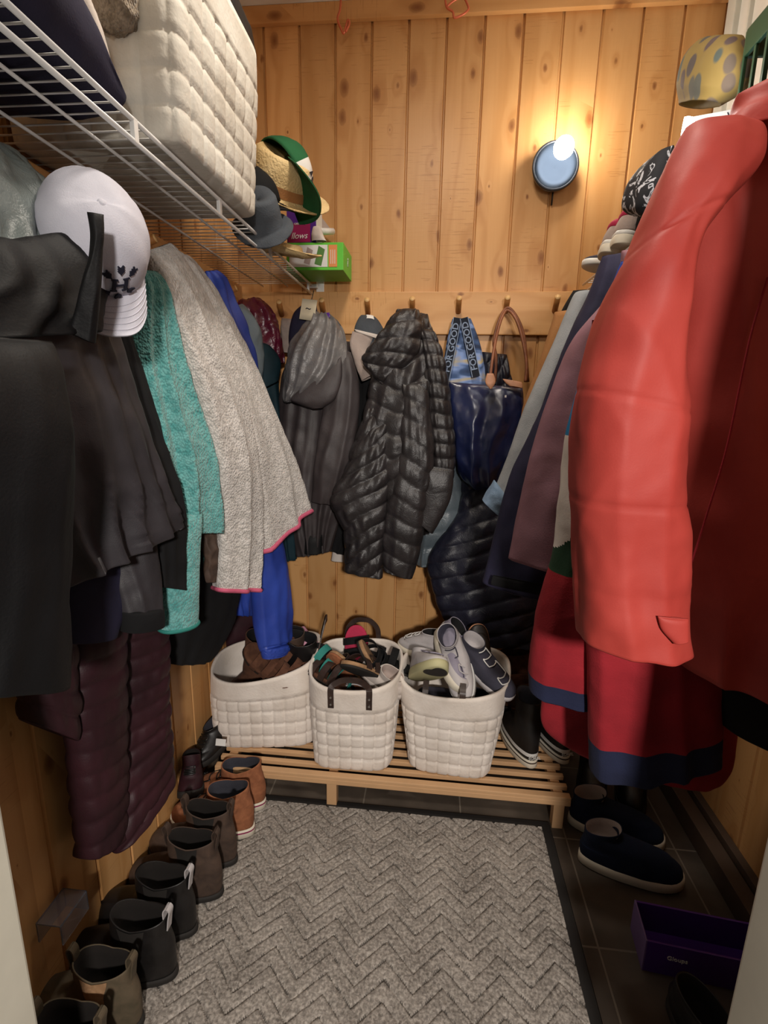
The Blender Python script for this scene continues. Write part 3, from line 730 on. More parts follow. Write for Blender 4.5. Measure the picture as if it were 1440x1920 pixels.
loft('front_sleeve', [(-160, 620, .46, 95, 640, .62, .03), (-160, 800, .44, 112, 800, .62, .05), (-160, 1050, .44, 120, 1050, .62, .05), (-160, 1290, .44, 118, 1275, .62, .045)], 'blacksh', t, folds=[(1.5, 0, .2)], amp=.006, wr=.004, seed=24)
loft('sleeve', [(185, 900, .90, 290, 900, .98, .03), (195, 1020, .90, 292, 1010, .98, .036), (215, 1110, .90, 300, 1100, .98, .036), (222, 1150, .90, 302, 1140, .98, .035)], 'charcoal', t, wr=.005, folds=[(1.2, .2, .2)], amp=.005, seed=25)
loft('velcro_cuff', [(221, 1140, .90, 301, 1130, .98, .038), (222, 1160, .90, 303, 1150, .98, .039), (224, 1182, .90, 303, 1168, .98, .037)], 'blackmat', t, wr=.002, seed=26)
# black jacket behind
t = garment('black_jacket', 'black soft jacket with upright collar squeezed behind the white cap', 'jacket', (-.62, 1.0, 1.0))
loft('collar', [(164, 398, .70, 194, 403, .71, .006), (170, 450, .70, 194, 450, .71, .010), (158, 520, .70, 190, 530, .71, .012), (130, 620, .70, 178, 640, .72, .012)], 'blacksh', t, wr=.003, wrs=12, seed=27, folds=[(.6, .3, .4)], amp=.002)
loft('body', [(180, 600, .98, 235, 600, 1.03, .03), (200, 750, .98, 280, 740, 1.06, .035), (250, 900, .98, 322, 890, 1.08, .04), (270, 1000, .98, 342, 1000, 1.09, .04), (280, 1096, .98, 343, 1104, 1.09, .035)], 'blackmat', t, wr=.005, seed=28, folds=[(1.5, .1, .2)], amp=.006)
loft('lining', [(110, 1000, .80, 230, 1000, .94, .03), (112, 1100, .80, 235, 1100, .94, .035), (112, 1200, .80, 215, 1190, .90, .035)], 'navy', t, wr=.005, seed=29)
# plum quilted coat
t = garment('quilted_coat', 'long dark plum quilted coat hanging lowest on the left wall', 'coat', (-.70, .95, .5))
loft('front_panel', [(215, 1120, 1.0, 312, 1110, 1.12, .03), (205, 1230, 1.0, 312, 1210, 1.12, .035), (210, 1400, .99, 314, 1340, 1.12, .035), (215, 1600, .92, 322, 1455, 1.12, .03)], 'plum', t, quilt=(12.5, .010, .03, 0), wr=.003, seed=31, rows=40, seg=72)
loft('back_panel', [(118, 1130, .84, 235, 1130, .98, .035), (125, 1280, .84, 225, 1270, .98, .04), (140, 1430, .84, 222, 1420, .98, .04), (158, 1610, .84, 222, 1560, .96, .035)], 'plum', t, quilt=(11, .008, .05, 0), wr=.003, seed=32, rows=40)
loft('sleeve', [(30, 1150, .74, 135, 1150, .84, .03), (38, 1280, .74, 135, 1290, .84, .035), (45, 1350, .74, 135, 1385, .84, .033)], 'plum', t, quilt=(5, .008, .0, 0), wr=.003, seed=33, rows=24)
# teal fleece
t = garment('fleece_jacket', 'teal fleece jacket between the white cap and the grey fleece', 'jacket', (-.60, 1.12, .9))
loft('body', [(258, 505, 1.06, 292, 508, 1.16, .03), (238, 640, 1.05, 328, 620, 1.2, .045), (255, 760, 1.05, 358, 750, 1.22, .055), (285, 880, 1.05, 388, 870, 1.25, .06), (305, 1000, 1.06, 398, 995, 1.26, .055)], 'teal', t, folds=[(1.5, .15, .35)], amp=.024, wr=.004, seed=41, seg=110)
o, ring = loft('sleeve', [(288, 960, 1.04, 378, 960, 1.13, .03), (292, 1060, 1.04, 372, 1060, 1.12, .035), (300, 1182, 1.04, 368, 1162, 1.12, .033)], 'teal', t, wr=.003, seed=42)
trim_ring('cuff_binding', ring[-1], .005, 'tealtrim', t)
o, ring = loft('front_edge', [(285, 520, 1.22, 335, 520, 1.3, .02), (325, 680, 1.2, 385, 680, 1.34, .03), (362, 820, 1.22, 410, 820, 1.36, .035), (380, 960, 1.24, 414, 950, 1.37, .03), (390, 1070, 1.25, 412, 1050, 1.36, .02)], 'teal', t, wr=.003, folds=[(1, .3, .2)], amp=.006, seed=43)
# grey fleece
t = garment('fleece_jacket', 'pale grey fleece jacket with pink bound hems on the left wall', 'jacket', (-.62, 1.45, .9))
o, ring = loft('sleeve', [(272, 472, 1.16, 318, 455, 1.30, .025), (302, 560, 1.16, 365, 545, 1.38, .045), (345, 680, 1.18, 418, 665, 1.42, .05), (385, 790, 1.20, 452, 780, 1.44, .05), (408, 900, 1.22, 472, 890, 1.44, .05), (412, 1000, 1.24, 477, 995, 1.44, .048), (412, 1106, 1.24, 475, 1103, 1.42, .045)], 'greyfl', t, folds=[(1.1, .2, .2)], amp=.016, wr=.004, seed=45, seg=96)
trim_ring('cuff_binding', ring[-1], .0065, 'pink', t)
o, ring = loft('body', [(300, 462, 1.34, 345, 480, 1.46, .03), (350, 560, 1.36, 398, 565, 1.54, .045), (405, 690, 1.40, 456, 680, 1.64, .05), (450, 800, 1.42, 495, 770, 1.70, .055), (475, 920, 1.45, 535, 850, 1.76, .06), (483, 1035, 1.46, 571, 940, 1.82, .06)], 'greyfl', t, folds=[(1.3, .1, .2)], amp=.022, wr=.003, seed=46, seg=110)
trim_ring('hem_binding', ring[-1], .008, 'pink', t)
# blue jacket
t = garment('cobalt_jacket', 'cobalt blue nylon jacket with elastic cuff behind the grey fleece', 'jacket', (-.65, 1.62, .7))
loft('hood', [(386, 508, 1.52, 408, 506, 1.60, .02), (388, 545, 1.52, 425, 545, 1.64, .04), (395, 620, 1.52, 450, 610, 1.70, .05), (430, 700, 1.55, 470, 680, 1.74, .045), (462, 745, 1.62, 475, 735, 1.74, .02)], 'blue', t, folds=[(1.4, .2, .3)], amp=.010, wr=.006, seed=51, fgrow=.8)
loft('body', [(400, 600, 1.62, 455, 600, 1.78, .03), (430, 800, 1.62, 500, 800, 1.78, .04), (430, 1000, 1.62, 520, 1000, 1.78, .04), (410, 1100, 1.62, 490, 1100, 1.74, .04), (425, 1150, 1.62, 472, 1152, 1.74, .03)], 'blue', t, folds=[(2, .2, .3)], amp=.010, wr=.006, seed=52)
o, ring = loft('sleeve', [(470, 990, 1.52, 520, 985, 1.64, .03), (474, 1060, 1.52, 535, 1060, 1.65, .04), (476, 1140, 1.52, 543, 1140, 1.66, .042), (485, 1205, 1.52, 542, 1195, 1.66, .038), (494, 1220, 1.52, 540, 1206, 1.65, .028)], 'blue', t, folds=[(1.6, .2, .2)], amp=.006, wr=.004, seed=53, bottom='flat')
loft('elastic_cuff', [(494, 1216, 1.52, 540, 1203, 1.65, .028), (493, 1226, 1.52, 541, 1212, 1.65, .031), (496, 1236, 1.52, 539, 1221, 1.65, .028)], 'blue', t, folds=[(7, 0, 0)], amp=.002, wr=.001, fgrow=1)
# pale slate, dark teal, burgundy, black
t = garment('slate_jacket', 'pale slate nylon jacket shoulder showing between cobalt and burgundy', 'jacket', (-.70, 1.80, 1.4))
loft('shoulder', [(440, 575, 1.76, 452, 570, 1.80, .02), (442, 620, 1.74, 480, 612, 1.82, .035), (448, 680, 1.74, 487, 660, 1.84, .04), (462, 740, 1.76, 482, 735, 1.82, .03)], 'greyblue', t, wr=.008, seed=55)
t = garment('teal_coat', 'deep teal collared coat hanging in the left back corner', 'coat', (-.68, 1.88, 1.0))
loft('collar', [(476, 640, 1.84, 500, 645, 1.88, .02), (480, 670, 1.84, 524, 675, 1.90, .035), (482, 730, 1.84, 522, 710, 1.90, .03)], 'darkteal', t, wr=.006, seed=56)
loft('body', [(472, 690, 1.88, 520, 690, 1.93, .03), (485, 800, 1.88, 530, 790, 1.93, .04), (498, 900, 1.88, 560, 900, 1.94, .045), (520, 1050, 1.88, 552, 1045, 1.94, .04)], 'darkteal', t, folds=[(1.8, .2, .2)], amp=.008, wr=.004, seed=57)
t = garment('burgundy_jacket', 'glossy burgundy padded jacket bunched in the left back corner', 'jacket', (-.70, 1.95, 1.3))
loft('body', [(446, 566, 1.92, 485, 558, 1.94, .03), (445, 590, 1.90, 512, 585, 1.95, .05), (462, 640, 1.90, 528, 632, 1.96, .055), (490, 690, 1.92, 532, 680, 1.96, .04)], 'burg', t, folds=[(2.2, .1, .5)], amp=.008, wr=.014, wrs=16, seed=58, fgrow=.8)
t = garment('black_jumper', 'black jumper hanging low beneath the grey fleece', 'jumper', (-.7, 1.35, .6))
loft('body', [(330, 900, 1.30, 450, 900, 1.52, .03), (310, 1050, 1.26, 445, 1050, 1.52, .05), (306, 1150, 1.24, 440, 1150, 1.52, .05), (310, 1242, 1.24, 392, 1236, 1.42, .04)], 'blackmat', t, wr=.006, seed=59, folds=[(1.5, 0, .2)], amp=.008)
t = garment('brown_scarf', 'fuzzy brown scarf end poking out between teal and grey fleeces', 'scarf', (-.6, 1.34, .9))
loft('scarf', [(378, 1000, 1.22, 412, 990, 1.30, .02), (388, 1040, 1.22, 414, 1040, 1.30, .02), (393, 1092, 1.22, 414, 1088, 1.30, .015)], 'suede_d', t, wr=.008, wrs=20, seed=60)
t = garment('maroon_coat', 'maroon coat hem glimpsed between the cobalt jacket and the boot basket', 'coat', (-.74, 1.80, .6))
loft('body', [(400, 1000, 1.80, 500, 1000, 1.9, .03), (410, 1150, 1.80, 500, 1150, 1.9, .04), (415, 1215, 1.80, 480, 1205, 1.88, .04)], 'plum', t, wr=.006, seed=61)

# ================================================================== GARMENTS, BACK WALL
t = garment('grey_scarf', 'small pale grey cloth hung on the leftmost back peg', 'scarf', (-.58, 2.0, 1.5))
loft('cloth', [(528, 596, 1.99, 546, 598, 1.99, .012), (526, 625, 1.99, 549, 625, 1.99, .02), (530, 660, 1.99, 545, 662, 1.99, .02)], 'lininggrey', t, wr=.006, wrs=18, seed=62)
t = garment('navy_beanie', 'navy beanie with a cream hang tag below the shelf end', 'hat', (-.45, 1.93, 1.5))
loft('knit', [(570, 568, 1.93, 592, 566, 1.93, .012), (550, 590, 1.93, 596, 590, 1.93, .03), (542, 630, 1.93, 600, 625, 1.93, .035), (545, 660, 1.93, 590, 655, 1.93, .03)], 'navy', t, wr=.004, seed=63)
hd, _ = loft('hang_tag', [(567, 560, 1.88, 595, 563, 1.88, .0015), (561, 598, 1.88, 589, 602, 1.88, .0015)], 'tagcream', t, wr=0, rows=3, top='open', bottom='flat', ex=.3)
tube('tag_loop', [P(588, 545, Y=1.90), P(586, 555, Y=1.89), P(583, 566, Y=1.88)], .0016, 'blackplastic', t)
text('tag_print', '~', .035, 'ink', frame(P(578, 578, Y=1.872), (1, 0, -.1), (0, 0, 1)), t, ext=.0004)

t = garment('slate_rain_jacket', 'dark slate rain jacket with satin hood on the second back peg', 'jacket', (-.42, 1.95, .9))
loft('body', [(590, 640, 1.95, 655, 640, 1.95, .03), (535, 690, 1.93, 668, 690, 1.93, .055), (524, 780, 1.93, 673, 770, 1.93, .07), (522, 860, 1.93, 665, 860, 1.93, .075), (538, 960, 1.93, 642, 960, 1.93, .07), (556, 1040, 1.93, 622, 1030, 1.93, .055)], 'brownblack', t, folds=[(3.0, .2, .3), (1.7, .5, -.3)], amp=.016, wr=.006, seed=65, seg=110)
loft('front_flap', [(612, 652, 1.87, 658, 660, 1.87, .02), (612, 720, 1.85, 673, 720, 1.85, .03), (600, 800, 1.85, 671, 790, 1.85, .03), (590, 870, 1.85, 655, 870, 1.85, .03), (583, 940, 1.86, 630, 945, 1.86, .02)], 'brownblack', t, folds=[(1.2, .2, .2)], amp=.008, wr=.004, seed=66)
loft('hood', [(592, 588, 1.93, 618, 588, 1.93, .015), (570, 610, 1.90, 640, 610, 1.90, .035), (545, 650, 1.87, 650, 648, 1.87, .05), (532, 700, 1.85, 645, 690, 1.85, .05), (530, 748, 1.85, 600, 735, 1.85, .04), (536, 755, 1.85, 570, 750, 1.85, .02)], 'greyshiny', t, folds=[(2.2, .1, .6)], amp=.010, wr=.010, wrs=12, seed=67, fgrow=.9, seg=96)
loft('draped_sleeve', [(560, 735, 1.83, 640, 668, 1.83, .012), (545, 748, 1.82, 640, 712, 1.82, .02), (556, 756, 1.82, 628, 748, 1.82, .022), (585, 766, 1.82, 606, 764, 1.82, .012)], 'brownblack', t, wr=.004, seed=68)
loft('neck_label', [(602, 588, 1.905, 618, 586, 1.905, .002), (601, 597, 1.895, 619, 596, 1.895, .002)], 'purple', t, wr=0, rows=3, bottom='flat', ex=.4)
loft('cuff', [(573, 1000, 1.90, 605, 1000, 1.90, .03), (572, 1036, 1.90, 605, 1036, 1.90, .03)], 'blacksh', t, wr=.003)

t = garment('lined_jacket', 'black jacket with pale grey turned hood on the third back peg', 'jacket', (-.25, 1.95, .9))
loft('body', [(672, 610, 1.97, 715, 612, 1.97, .02), (660, 700, 1.97, 720, 700, 1.97, .04), (655, 800, 1.97, 720, 800, 1.97, .04), (625, 900, 1.97, 700, 900, 1.97, .04), (603, 980, 1.97, 680, 980, 1.97, .04), (606, 1022, 1.97, 650, 1040, 1.97, .03)], 'blackmat', t, folds=[(1.6, .2, .2)], amp=.008, wr=.005, seed=69)
loft('hood', [(678, 592, 1.95, 703, 594, 1.95, .015), (666, 615, 1.93, 720, 620, 1.93, .03), (664, 650, 1.92, 722, 660, 1.92, .03)], 'feltgrey', t, wr=.006, seed=70)
loft('grey_lining', [(662, 622, 1.90, 705, 626, 1.90, .012), (656, 645, 1.89, 692, 655, 1.89, .016), (666, 685, 1.88, 700, 680, 1.88, .016), (678, 714, 1.87, 706, 700, 1.87, .012)], 'lininggrey', t, wr=.005, wrs=14, seed=71)
loft('lining_edge', [(664, 617, 1.885, 712, 628, 1.885, .005), (668, 622, 1.885, 710, 636, 1.885, .005)], 'offwhite', t, wr=.001, rows=4)
loft('loop', [(687, 590, 1.94, 700, 592, 1.94, .004), (686, 598, 1.92, 702, 600, 1.92, .004)], 'white_th', t, wr=0, rows=3)
t = garment('white_jacket', 'off-white jacket glimpsed between the two dark jackets on the back wall', 'jacket', (-.2, 2.0, .9))
loft('body', [(672, 700, 2.01, 712, 700, 2.01, .015), (655, 800, 2.01, 705, 800, 2.01, .02), (638, 900, 2.01, 690, 900, 2.01, .02), (628, 1000, 2.01, 680, 1000, 2.01, .02), (621, 1050, 2.01, 650, 1052, 2.01, .015)], 'offwhite', t, wr=.003, seed=72)

t = garment('steel_puffer', 'steel grey padded jacket behind the black quilted jacket', 'jacket', (.0, 1.98, .9))
loft('body', [(775, 590, 1.99, 797, 588, 1.99, .02), (775, 640, 1.99, 818, 640, 1.99, .035), (780, 760, 1.98, 850, 760, 1.98, .045), (780, 880, 1.97, 868, 880, 1.97, .05), (780, 980, 1.97, 862, 980, 1.97, .05), (782, 1058, 1.97, 828, 1058, 1.97, .035)], 'silver', t, quilt=(13, .008, .0, 0), folds=[(1.4, .2, .3)], amp=.008, wr=.004, seed=73, rows=30)
t = garment('quilted_jacket', 'black quilted down jacket on the centre back peg', 'jacket', (-.10, 1.88, .9))
loft('body', [(748, 590, 1.93, 800, 590, 1.93, .03), (728, 640, 1.90, 806, 640, 1.90, .055), (700, 700, 1.87, 810, 700, 1.87, .07), (683, 780, 1.86, 815, 780, 1.86, .075), (655, 860, 1.85, 812, 860, 1.85, .08), (640, 920, 1.86, 800, 930, 1.86, .08)], 'puff', t, quilt=(9, .016, .02, .10), wr=.005, wrs=14, folds=[(1.6, .4, .2)], amp=.010, seed=75, rows=40, seg=120, bottom='flat')
loft('sleeve', [(690, 760, 1.83, 745, 770, 1.83, .03), (660, 860, 1.81, 735, 870, 1.81, .05), (622, 935, 1.80, 728, 950, 1.80, .055), (645, 990, 1.80, 724, 1000, 1.80, .05), (648, 1040, 1.80, 718, 1050, 1.80, .045), (648, 1066, 1.80, 716, 1080, 1.80, .04)], 'puff', t, quilt=(9.5, .014, .12, 0), wr=.004, wrs=14, seed=76, rows=40, seg=96)
loft('front_edge', [(755, 720, 1.80, 800, 715, 1.80, .025), (748, 850, 1.79, 812, 850, 1.79, .04), (724, 960, 1.79, 800, 960, 1.79, .045), (718, 1040, 1.79, 785, 1040, 1.79, .042), (722, 1066, 1.79, 772, 1082, 1.79, .035)], 'puff', t, quilt=(10, .010, -.05, 0), wr=.005, seed=77, rows=40)
loft('side_panel', [(785, 620, 1.88, 808, 615, 1.88, .03), (795, 680, 1.86, 830, 670, 1.86, .045), (803, 780, 1.85, 846, 770, 1.85, .05), (810, 880, 1.85, 852, 870, 1.85, .05), (795, 1000, 1.86, 832, 960, 1.86, .04)], 'puff', t, quilt=(14, .014, -.02, 0), wr=.004, seed=78, rows=40)
loft('hood', [(748, 584, 1.86, 785, 582, 1.86, .03), (720, 620, 1.84, 790, 618, 1.84, .045), (690, 655, 1.83, 780, 670, 1.83, .045), (682, 680, 1.83, 730, 710, 1.83, .035), (700, 705, 1.83, 720, 722, 1.83, .02)], 'puff', t, quilt=(5, .012, .05, 0), wr=.007, wrs=14, seed=79, rows=24, seg=96)
loft('hem_pocket', [(792, 872, 1.78, 850, 880, 1.78, .02), (788, 930, 1.78, 845, 935, 1.78, .025), (782, 975, 1.78, 812, 1000, 1.78, .02)], 'puff', t, wr=.004, seed=80)

# long ink puffer under the totes
t = garment('long_puffer', 'long ink-black quilted coat reaching down to the suede boots', 'coat', (.2, 1.92, .7))
loft('body', [(905, 660, 1.99, 950, 665, 1.99, .03), (900, 750, 1.99, 965, 760, 1.99, .035), (868, 880, 1.97, 985, 880, 1.97, .05), (858, 960, 1.94, 1000, 960, 1.94, .065), (806, 1040, 1.92, 1015, 1030, 1.92, .07), (812, 1100, 1.90, 1015, 1110, 1.90, .07), (838, 1165, 1.90, 1012, 1170, 1.90, .065), (885, 1200, 1.90, 1010, 1208, 1.90, .055)], 'puff2', t, quilt=(17, .013, .05, 0), folds=[(1.3, .3, .3)], amp=.008, wr=.005, wrs=13, seed=82, rows=36, seg=110)
# blue lettered tote
t = garment('canvas_tote', 'blue patterned canvas tote with lettered dark webbing straps', 'bag', (.05, 1.98, 1.3))
loft('bag', [(848, 598, 1.99, 882, 597, 1.99, .015), (836, 650, 1.98, 900, 645, 1.98, .03), (828, 710, 1.97, 912, 705, 1.97, .04), (832, 760, 1.97, 915, 760, 1.97, .04)], 'ikat', t, folds=[(2.2, .2, .2)], amp=.008, wr=.003, seed=84)
def strap(pa, pb, hw, name='strap'):
    pts = cr([P(*a[:2], Y=a[2]) for a in (pa, ((pa[0]+pb[0])/2, (pa[1]+pb[1])/2, (pa[2]+pb[2])/2), pb)], 8)
    vs, fs = band_vf(pts, (0, -1, 0), hw, .0012); s = mesh(name, vs, fs, 'strapnavy', t, False)
    a, b = pts[0], pts[-1]; d = (b-a)
    text('lettering', 'FOR GOOD', hw*2.0, 'bluegrey_print', frame((a+b)/2+Vector((0, -.0030, 0))-d*.02, (-d.x, -d.y, -d.z), (d.z, 0, -d.x) if True else 0), s, ext=.0003, sx=1.12, bold=.0004)
    for sg in (1, -1):
        e2 = [p+Vector((sg*hw*.95*abs(d.z)/d.length, -.0015, -sg*hw*.95*d.x/d.length*(1 if d.z>0 else -1))) for p in pts]
        vs, fs = band_vf(e2, (0, -1, 0), .0012, .0008); mesh('strap_edging', vs, fs, 'bluegrey_print', s, False)
    return s
strap((858, 596, 1.95), (835, 712, 1.915), .015); strap((870, 596, 1.945), (893, 706, 1.905), .015)
# navy tote
t = garment('tote_bag', 'navy nylon tote with long caramel leather handles', 'bag', (.2, 1.9, 1.2))
loft('bag', [(842, 716, 1.88, 980, 727, 1.88, .020), (846, 745, 1.88, 980, 750, 1.88, .035), (850, 800, 1.87, 976, 800, 1.87, .05), (855, 850, 1.87, 968, 855, 1.87, .055), (862, 890, 1.88, 945, 900, 1.88, .05), (885, 912, 1.89, 935, 916, 1.89, .035)], 'totenavy', t, folds=[(1.3, .4, .6)], amp=.015, wr=.010, wrs=8, seed=86, seg=110, bottom='flat', fgrow=.4)
hp = [(918, 716, 1.822), (924, 670, 1.85), (931, 630, 1.89), (940, 598, 1.94), (951, 582, 1.97), (966, 596, 1.95), (978, 630, 1.93), (987, 680, 1.91), (985, 716, 1.90)]
tube('handle', cr([P(x, y, Y=z) for x, y, z in hp], 6), .0055, 'caramel', t, 8)
hp = [(928, 716, 1.93), (930, 670, 1.93), (926, 640, 1.95), (936, 600, 1.97), (952, 577, 1.985), (972, 600, 1.98), (984, 640, 1.97), (990, 716, 1.95)]
tube('handle', cr([P(x, y, Y=z) for x, y, z in hp], 6), .0055, 'caramel', t, 8)
loft('handle_patch', [(913, 700, 1.815, 925, 700, 1.815, .004), (910, 712, 1.812, 929, 712, 1.812, .004), (911, 720, 1.81, 928, 720, 1.81, .004), (918, 729, 1.81, 922, 729, 1.81, .003)], 'tanpatch', t, wr=0, rows=6)
loft('top_flap', [(942, 710, 1.85, 978, 716, 1.85, .004), (948, 718, 1.845, 980, 724, 1.845, .005), (956, 724, 1.84, 978, 728, 1.84, .003)], 'tanpatch', t, wr=0, rows=4)
o = box('emblem', tuple(P(948, 743, Y=1.822)), (.006, .001, .008), 'white_th', t, None, 0)
# ================================================================== FELT BASKETS
def basket(name, label, loc, rotz, a0, b0, a1, b1, h, rim=None, felt='felt', cell=.046, band=.088, tilt=(0, 0), handles=('front', 'back'), hang=None, ex0=5, ex1=2.7):
    """woven felt basket; a=half width (x) b=half depth (y), bottom 0 / top 1; rim(angle)->extra rim height"""
    t = thing(name, label, 'basket', loc, (tilt[0], tilt[1], rotz))
    def outline(v, n_):
        A = a0+(a1-a0)*v; B = b0+(b1-b0)*v; e = 2/(ex0+(ex1-ex0)*v**1.5); pts = []
        for k in range(720):
            an = 2*PI*k/720-PI/2; c, s = math.cos(an), math.sin(an)
            pts.append(Vector((A*math.copysign(abs(c)**e, c), B*math.copysign(abs(s)**e, s), 0)))
        L = [0]
        for k in range(720): L.append(L[-1]+(pts[(k+1) % 720]-pts[k]).length)
        out = []; j = 0
        for f in n_:
            d = f*L[-1]
            while L[j+1] < d and j < 719: j += 1
            q = (d-L[j])/max(1e-9, L[j+1]-L[j]); out.append(pts[j].lerp(pts[(j+1) % 720], q))
        return out
    per = 2*(a0+b0+a1+b1); nc = int(round(per/cell/2))*2; sub = [.035, .12, .3, .5, .7, .88, .965]
    fr = [(c+s_)/nc for c in range(nc) for s_ in sub]
    rows = int(round((h-band)/cell*1.02)); rh = (h-band)/rows
    zl = [(0, 0, .5)]+[((r_+s_)*rh, r_, s_) for r_ in range(rows) for s_ in sub]
    zl += [((h-band)+band*k/6, rows, 0) for k in range(0, 7)]
    vs, fs = [], []; m = len(fr)
    def rz(p): return rim(math.atan2(p.y/b1, p.x/a1)) if rim else 0
    outer_top = None
    for z, r_, sv in zl:
        v = z/h; ring = outline(v, fr)
        for i, p in enumerate(ring):
            c = i//len(sub); su = sub[i % len(sub)]
            d = 0
            if r_ < rows and z > 0:
                if (c+r_) % 2 == 0: d = .0050*(1-abs(2*su-1)**4) - (.0040 if sv < .05 or sv > .95 else 0)
                else: d = .0050*(1-abs(2*sv-1)**4) - (.0040 if su < .05 or su > .95 else 0)
            else: d = .003
            if z == 0: d = -.004
            q = 1+d/max(.05, p.length)
            zz = z+rz(p)*v**3+.004*noise.noise(Vector((p.x*9, p.y*9, 1)))*v
            wob = 1+.012*noise.noise(Vector((p.x*6+loc[0]*9, p.y*6, z*7)))
            vs.append((p.x*q*wob, p.y*q*wob, zz))
    nz = len(zl)
    # inner wall
    inner = [(h, .995), (h+.0005, .975), (h*.97, .958), (h*.6, .95), (.012, .94)]
    for z, sc in inner:
        for p in outline(z/h, fr): vs.append((p.x*sc, p.y*sc, z+rz(p)*(z/h)**3+.004*noise.noise(Vector((p.x*9, p.y*9, 1)))*(z/h)))
    for j in range(nz+len(inner)-1):
        for k in range(m): fs.append([j*m+k, j*m+(k+1) % m, (j+1)*m+(k+1) % m, (j+1)*m+k])
    fs.append([(nz+len(inner)-1)*m+k for k in range(m)]); fs.append(list(range(m))[::-1])
    mesh('woven_body', vs, fs, felt, t, True, local=True)
    for side in handles:
        sg = -1 if side == 'front' else 1
        hw = .062; yb = sg*(b1+.006); z0 = h+(rim(sg*PI/2) if rim else 0)
        up = (hang or {}).get(side, .055); lean = (hang or {}).get(side+'_lean', .0)
        pts = [Vector((-hw, yb*.985, z0-.062)), Vector((-hw, yb*1.0, z0-.03)), Vector((-hw, yb, z0+.005)), Vector((-hw*.9, yb+lean*.4, z0+up*.55)), Vector((-hw*.5, yb+lean*.85, z0+up*.92)), Vector((0, yb+lean, z0+up)),
               Vector((hw*.5, yb+lean*.85, z0+up*.92)), Vector((hw*.9, yb+lean*.4, z0+up*.55)), Vector((hw, yb, z0+.005)), Vector((hw, yb*1.0, z0-.03)), Vector((hw, yb*.985, z0-.062))]
        pts = cr(pts, 4); vs, fs = band_vf(pts, (0, sg, 0), .0095, .0022)
        hd = mesh('handle', vs, fs, 'brown_leather', t, False, local=True)
        for sx in (-1, 1):
            for dz in (-.022, -.047):
                bm = bmesh.new(); disc_bm(bm, (sx*hw, yb+sg*.003, z0+dz), .0036, .003, 12, Matrix.Rotation(PI/2, 4, 'X')); from_bm('rivet', bm, 'rivet', hd)
    return t
rb = lambda A: (lambda an: A[0]+A[1]*math.cos(an)+A[2]*math.sin(an)+A[3]*math.cos(2*an))
basket('felt_basket', 'middle of the three woven felt baskets on the bench, full of sandals', (-.245, 1.62, .130), math.radians(2), .135, .165, .160, .185, .315, rb((0, .004, .0, .006)), hang={'front': .030, 'back': .075, 'front_lean': .02})
basket('felt_basket', 'right-hand woven felt basket on the bench, full of running shoes', (.100, 1.635, .130), math.radians(-5), .140, .165, .188, .185, .315, rb((-.008, .012, .0, .008)), handles=(), hang={})
basket('felt_basket', 'left-hand slouching felt basket on the bench, holding tall boots', (-.590, 1.665, .130), math.radians(9), .185, .140, .195, .160, .290, rb((.000, .035, .005, .01)), handles=())
# loose handles of the right and left baskets
b3 = bpy.data.objects['felt_basket.001']; b1_ = bpy.data.objects['felt_basket.002']
def loose_handle(par, pts, nrm, rivs, hw=.0095):
    vs, fs = band_vf(cr([Vector(p) for p in pts], 6), nrm, hw, .0022); hd = mesh('handle', vs, fs, 'brown_leather', par, False, local=True)
    for r in rivs:
        bm = bmesh.new(); Mr = frame((0, 0, 0), Vector(nrm).cross(Vector((0, 0, 1))), (0, 0, 1)); disc_bm(bm, r, .0036, .003, 12, Mr); from_bm('rivet', bm, 'rivet', hd)
loose_handle(b3, [(.035, -.150, .335), (.035, -.176, .318), (.035, -.180, .290), (.035, -.176, .245)], (0, -1, 0), [(.035, -.184, .285), (.035, -.181, .26)])
loose_handle(b3, [(-.085, -.140, .325), (-.085, -.165, .300), (-.085, -.168, .275), (-.085, -.165, .245)], (0, -1, 0), [(-.085, -.172, .275), (-.085, -.170, .258)])
loose_handle(b1_, [(.186, -.06, .24), (.190, -.06, .29), (.196, -.06, .34), (.215, -.035, .42), (.222, .0, .435), (.212, .035, .41), (.196, .05, .34), (.190, .05, .28)], (1, 0, 0), [(.1945, -.06, .28), (.1945, -.06, .255)])
# big basket on the left shelf
bb = basket('felt_basket', 'large ivory woven felt basket sitting on the left wire shelf', (-.625, 1.150, 1.787), 0, .160, .195, .180, .215, .335, rb((0, 0, .0, .0)), felt='feltb', handles=(), cell=.052, band=.07, ex0=14, ex1=8)

